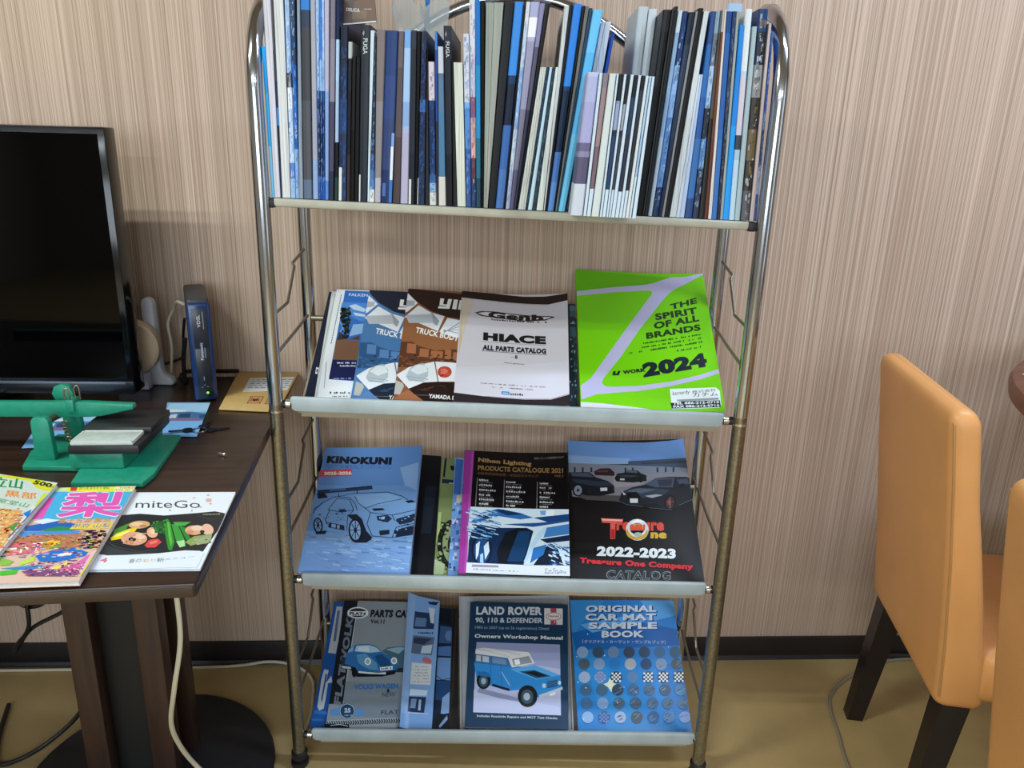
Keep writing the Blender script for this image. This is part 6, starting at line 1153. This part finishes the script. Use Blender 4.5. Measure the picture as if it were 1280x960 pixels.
def make_press():
    GR = mat('green_hammered_paint', '1c876c', .38, noise=.10, nscale=90, bump=.1, bscale=300)
    BK = mat('black_block_plastic', '1c1d20', .42, noise=.12, nscale=80)
    ST = mat('rusty_steel', '7a6a58', .4, .8, noise=.2, nscale=200)
    O = Vector((-.58, -.47, TZ))
    t = thing('hand_press', 'green metal hand press with a black block and clear window on the table', 'press', O)
    rel = lambda pts: [(x-O.x, y-O.y) for x, y in pts]
    # base plate resting on the table
    bp = MB().prism(rel([(-.676, -.535), (-.588, -.538), (-.576, -.594), (-.474, -.594), (-.470, -.560), (-.487, -.400), (-.690, -.400), (-.695, -.475)]), .0006, .009, bev=.0015)
    bp.build('base_plate', GR, t)
    # raised die bed
    MB().box((-.600-O.x, -.545-O.y, .009), (-.520-O.x, -.395-O.y, .036), bev=.003).build('die_bed', GR, t)
    # uprights
    MB().prism([(-.0150, 0), (.0150, 0), (.0135, .064), (.009, .070), (-.009, .070), (-.0135, .064)], -.006, .006, bev=.0015, M=Matrix.Translation((-.6525-O.x, -.508-O.y, .009)) @ Matrix(((1, 0, 0, 0), (0, 0, 1, 0), (0, 1, 0, 0), (0, 0, 0, 1)))).build('upright', GR, t)
    MB().prism([(-.0150, 0), (.0150, 0), (.0135, .052), (.009, .058), (-.009, .058), (-.0135, .052)], -.006, .006, bev=.0015, M=Matrix.Translation((-.648-O.x, -.425-O.y, .009)) @ Matrix(((1, 0, 0, 0), (0, 0, 1, 0), (0, 1, 0, 0), (0, 0, 0, 1)))).build('upright', GR, t)
    # lever arm, tapering to the right
    ay = -.462
    arm = MB().prism([(-.40, .062), (-.02, .064), (.0, .066), (.050, .078), (.050, .086), (-.02, .089), (-.40, .086)], -.007, .007, bev=.002, M=Matrix.Translation((0, ay-O.y, 0)) @ Matrix(((1, 0, 0, 0), (0, 0, -1, 0), (0, 1, 0, 0), (0, 0, 0, 1))))
    A = arm.build('lever_arm', GR, t)
    MB().tube([(-.655-O.x, -.505-O.y, .066), (-.650-O.x, -.425-O.y, .062)], .0055, 14).build('pivot_pin', ST, t)
    w = MB().lathe([(.012, -.005), (.0165, -.004), (.0165, .004), (.012, .005), (.006, .006)], 8, M=Matrix.Translation((-.650-O.x, -.438-O.y, .094)) @ Matrix.Rotation(pi/2, 4, 'X'))
    w.build('roller_wheel', GR, t)
    cl = MB().box((-.632-O.x, ay-.012-O.y, .074), (-.619-O.x, ay+.012-O.y, .094), bev=.0015); C_ = cl.build('clamp', GR, t)
    for dx, dy in ((-.630, -.010), (-.622, .006)):
        MB().tube([(dx-O.x, ay+dy-O.y, .088), (dx-O.x-.002, ay+dy-O.y, .106), (dx-O.x+.002, ay+dy-O.y+.002, .112), (dx-O.x+.006, ay+dy-O.y, .106), (dx-O.x+.006, ay+dy-O.y, .090)], .0014, 8, smooth_path=4).build('wire_loop', ST, C_)
    pts = []
    for k in range(90):
        f = k/89; a = f*2*pi*10
        pts.append((-.628-O.x+.012*f+.004*cos(a), -.492-O.y+.004*sin(a), .066-.052*f))
    MB().tube(pts, .0012, 6).build('return_spring', ST, t)
    # black block with a clear window in front
    M = Matrix.Translation((-.5465-O.x, -.482-O.y, .036)) @ Matrix.Rotation(rad(2), 4, 'Z')
    MB().box((-.050, -.072, 0), (.052, .066, .014), bev=.002, M=M).build('block_tray', BK, t)
    MB().box((-.050, -.020, .013), (.054, .066, .024), bev=.002, M=M).build('block_lid', BK, t)
    MB().box((-.047, -.069, .0135), (.043, -.021, .019), bev=.001, M=M).build('clear_window', mat('frosted_window', 'b9c2bc', .25, noise=.08, nscale=120), t)
    fr = MB()
    for lo, hi in (((-.047, -.069, .019), (.043, -.067, .0198)), ((-.047, -.023, .019), (.043, -.021, .0198)), ((-.047, -.069, .019), (-.045, -.021, .0198)), ((.041, -.069, .019), (.043, -.021, .0198))): fr.box(lo, hi, M=M)
    fr.build('window_rim', mat('pale_rim', 'd4dcd6', .3), t)
make_press()

def small_items():
    t = thing('key_bunch', 'small dark bunch of keys beside the blue postcard', 'keys', (-.468, -.365, TZ))
    K = mat('dark_key_metal', '22262e', .35, .7)
    MB().tube([(.012*cos(2*pi*k/14), .012*sin(2*pi*k/14), .004) for k in range(15)], .0012, 6).build('ring', mat('steel_ring', '70747a', .3, .9), t)
    for k, a in enumerate((.4, 1.5, 3.4)):
        M = Matrix.Rotation(a, 4, 'Z')
        MB().lathe([(.004, .001+.002*k), (.009, .001+.002*k), (.009, .003+.002*k), (.004, .003+.002*k)], 14, M=M @ Matrix.Translation((.019, 0, 0))).build('key_bow', K, t)
        MB().box((.026, -.0025, .001+.002*k), (.050, .0025, .003+.002*k), bev=.0005, M=M).build('key_blade', K, t)
    s = thing('screw', 'tiny bright screw lying alone on the dark tabletop', 'screw', (-.398, -.470, TZ))
    M = Matrix.Rotation(rad(-25), 4, 'Z') @ Matrix.Translation((0, 0, .0032)) @ Matrix.Rotation(pi/2, 4, 'Y')
    SM = mat('bright_zinc', 'c8c8cc', .3, .9)
    MB().lathe([(.0008, -.008), (.0018, -.005), (.0018, .004)], 12, M=M).build('shank', SM, s)
    MB().lathe([(.0018, .004), (.0032, .005), (.0028, .0075), (.001, .008)], 14, M=M).build('head', SM, s)
small_items()

# ------------------------------------------------------------ cables
def cable(name, label, pts, r, m, sm=8):
    o = MB().tube(pts, r, 8, smooth_path=sm).build(name, m); tag(o, label, 'cable'); return o
IV = mat('ivory_cable', 'c4bca4', .5); BC = mat('black_cable', '101012', .45)
cable('cable', 'ivory cord hanging from the table edge down to the black base', [(-.470, -.55, .729), (-.466, -.55, .64), (-.463, -.55, .548), (-.465, -.55, .458), (-.484, -.55, .364), (-.512, -.515, .262), (-.516, -.48, .18), (-.504, -.45, .107), (-.47, -.44, .047), (-.43, -.47, .028), (-.385, -.52, .010), (-.35, -.60, .005)], .0042, IV)
cable('cable', 'ivory cord running along the skirting behind the rack', [(-1.3, -.03, .004), (-.9, -.028, .004), (-.64, -.025, .004), (-.55, -.022, .006), (-.49, -.017, .012), (-.44, -.018, .008), (-.395, -.038, .004), (-.364, -.08, .004), (-.352, -.14, .004), (-.346, -.20, .004), (-.35, -.25, .004)], .0036, IV)
cable('cable', 'grey cord running on the floor past the orange chair leg', [(1.55, -.02, .004), (1.2, -.02, .004), (1.08, -.03, .004), (.96, -.085, .004), (.885, -.145, .004), (.855, -.205, .004), (.838, -.28, .004), (.815, -.38, .004), (.805, -.55, .004), (.85, -.9, .004)], .0034, mat('grey_cable', '8a8478', .5))
cable('cable', 'black cord drooping in a loop under the left of the table', [(-.93, -.30, .72), (-.92, -.30, .50), (-.885, -.30, .39), (-.850, -.30, .358), (-.810, -.30, .385), (-.79, -.30, .50), (-.785, -.30, .722)], .0045, BC)
cable('cable', 'black cord hanging in front of the skirting with a knotted end', [(-.848, -.312, .722), (-.848, -.312, .50), (-.848, -.312, .36), (-.858, -.306, .31), (-.885, -.30, .275), (-.897, -.30, .25), (-.89, -.295, .262), (-.86, -.29, .302), (-.80, -.285, .335), (-.74, -.28, .375), (-.71, -.27, .45), (-.705, -.25, .60), (-.70, -.24, .722)], .0042, BC)
cable('cable', 'black cord sweeping down onto the floor left of the pedestal', [(-.735, -.26, .60), (-.745, -.26, .42), (-.755, -.26, .26), (-.775, -.26, .15), (-.815, -.262, .07), (-.87, -.285, .022), (-.915, -.315, .006), (-.955, -.325, .005), (-.995, -.25, .005), (-1.03, -.15, .005)], .0048, BC)
cable('cable', 'white cord curving from the back of the modem', [(-.560, -.132, .930), (-.582, -.105, .928), (-.606, -.06, .905), (-.625, -.05, .87), (-.622, -.052, .82), (-.630, -.050, .757)], .0032, IV)
cable('cable', 'black cord arching from the modem toward the antenna', [(-.5605, -.131, .90), (-.576, -.105, .86), (-.589, -.078, .82), (-.60, -.066, .80), (-.65, -.020, .775), (-.70, -.018, .7555)], .0030, BC)
cable('cable', 'thick black cord hanging behind the lower part of the modem', [(-.562, -.134, .86), (-.574, -.12, .82), (-.580, -.11, .78), (-.582, -.10, .757), (-.603, -.07, .757), (-.612, -.03, .757), (-.60, -.014, .757), (-.50, -.010, .757)], .0045, BC)

# ------------------------------------------------------------ chairs
LEA = mat('tan_orange_leather', 'e0a060', .42, noise=.06, nscale=9, bump=.18, bscale=420)
PIP = mat('tan_piping', 'b98a55', .45)
LEG = mat('dark_espresso_wood', '1a1214', .35, noise=.15, nscale=40, stretch=(1, 1, .1))
def make_chair(loc, rz, label):
    t = thing('dining_chair', label, 'chair', loc, (0, 0, rz), 'orange leather chairs')
    # upholstered back: section swept upward. local X across, Y forward, Z up
    def back_section(z):
        f = (z-.330)/.54
        f = max(0, f); y0 = -.072*f**1.15; th = .082-.032*min(1, f*1.4) if f < .71 else .050
        hw = .192+.010*sin(pi*min(1, f))
        return y0, th, hw
    bm = MB(); V = []; nz = 22; ring = []
    seg = []
    def rr(hw, th, r=.018, n=4):
        pts = []
        for (cx, cy, a0) in ((hw-r, r, -90), (hw-r, th-r, 0), (-hw+r, th-r, 90), (-hw+r, r, 180)):
            for k in range(n+1):
                a = rad(a0+90*k/n); pts.append((cx+r*cos(a), cy+r*sin(a)))
        return pts
    rows = []
    lv = [0, .008, .02, .035]+[.06+.86*k/16 for k in range(17)]+[.94, .955, .968, .979, .988, .995, 1.0]
    nz = len(lv)-1
    for f in lv:
        z = .322+.548*f
        y0, th, hw = back_section(z)
        e = 0
        if f > .95: e = .018*(1-math.sqrt(max(0, 1-((f-.95)/.05)**2)))
        if f < .035: e = .012*(1-math.sqrt(max(0, 1-((.035-f)/.035)**2)))
        rows.append([Vector((x*(1-e/hw), y0+e+y*(1-2*e/th), z-(.013*cos(x/hw*1.45)*((f-.6)/.4)**2 if f > .6 else 0))) for x, y in rr(hw, th)])
    m = len(rows[0]); V = [v for r_ in rows for v in r_]; F = []
    for j in range(nz):
        for k in range(m): F.append([j*m+k, j*m+(k+1) % m, (j+1)*m+(k+1) % m, (j+1)*m+k])
    F.append(list(range(m))[::-1]); F.append([nz*m+k for k in range(m)])
    bm.add(V, F, 0, None, True); bk = bm.build('backrest', LEA, t)
    # piping along the rear panel seam
    y, th, hw = back_section(.86)
    pts = []
    for z in (.345, .45, .6, .75, .845):
        y0, th, hw = back_section(z); pts.append((-hw+.004, y0+.006, z))
    for k in range(1, 8): pts.append((-hw+.004+(2*hw-.008)*k/8, back_section(.86)[0]+.0055, .858-.012*cos((k/4-1)*1.45)))
    for z in (.845, .75, .6, .45, .345):
        y0, th, hw = back_section(z); pts.append((hw-.004, y0+.006, z))
    MB().tube(pts, .0022, 6).build('seam_piping', PIP, bk)
    # seat
    s = MB().box((-.195, .05, .335), (.195, .47, .445), bev=.028, seg=4); s.build('seat', LEA, t)
    def leg(x, y, dx, dy, top):
        b = MB(); a0, a1 = .024, .017
        v = [Vector((x+sx*a0, y+sy*a0, top)) for sx, sy in ((-1, -1), (1, -1), (1, 1), (-1, 1))]+[Vector((x+dx+sx*a1, y+dy+sy*a1, 0)) for sx, sy in ((-1, -1), (1, -1), (1, 1), (-1, 1))]
        b.add(v, [[0, 1, 2, 3], [7, 6, 5, 4], [0, 4, 5, 1], [1, 5, 6, 2], [2, 6, 7, 3], [3, 7, 4, 0]]); b.build('leg', LEG, t)
    leg(-.162, .040, -.010, -.036, .345); leg(.162, .040, .010, -.036, .345)
    leg(-.170, .435, -.004, .010, .350); leg(.170, .435, .004, .010, .350)
    return t
make_chair((.863, -.385, 0), rad(-101.9), 'orange leather dining chair nearer the wall, its back turned to the rack')
make_chair((.712, -.993, 0), rad(-101.9), 'orange leather dining chair cut off by the photo edge, nearer the camera')

def make_round_table():
    t = thing('side_table', 'round brown wooden table behind the orange chairs, only its rim in view', 'table', (1.54, -.62, 0))
    WD = wood_mat('brown_rim_wood', '5a3426', '7c4c36', .4, 6, 40, 40)
    MB().lathe([(.20, .806), (.583, .808), (.597, .816), (.600, .835), (.595, .847), (.583, .850)], 96).build('tabletop', WD, t)
    MB().lathe([(.04, .03), (.035, .10), (.035, .74), (.09, .806)], 24).build('pedestal', BLACKM, t)
    MB().lathe([(.20, 0), (.202, .012), (.16, .022), (.05, .032)], 40).build('base_disc', BLACKM, t)
    p = MB().box((-.15, -.10, 0), (.15, .10, .0015)); o = p.build('paper_sheet', mat('cream_paper', 'd8ceb8', .7)); o.location = (1.24, -.33, .8505); o.rotation_euler = (0, 0, rad(20))
    tag(o, 'cream paper sheet lying on the round wooden table', 'paper')
make_round_table()
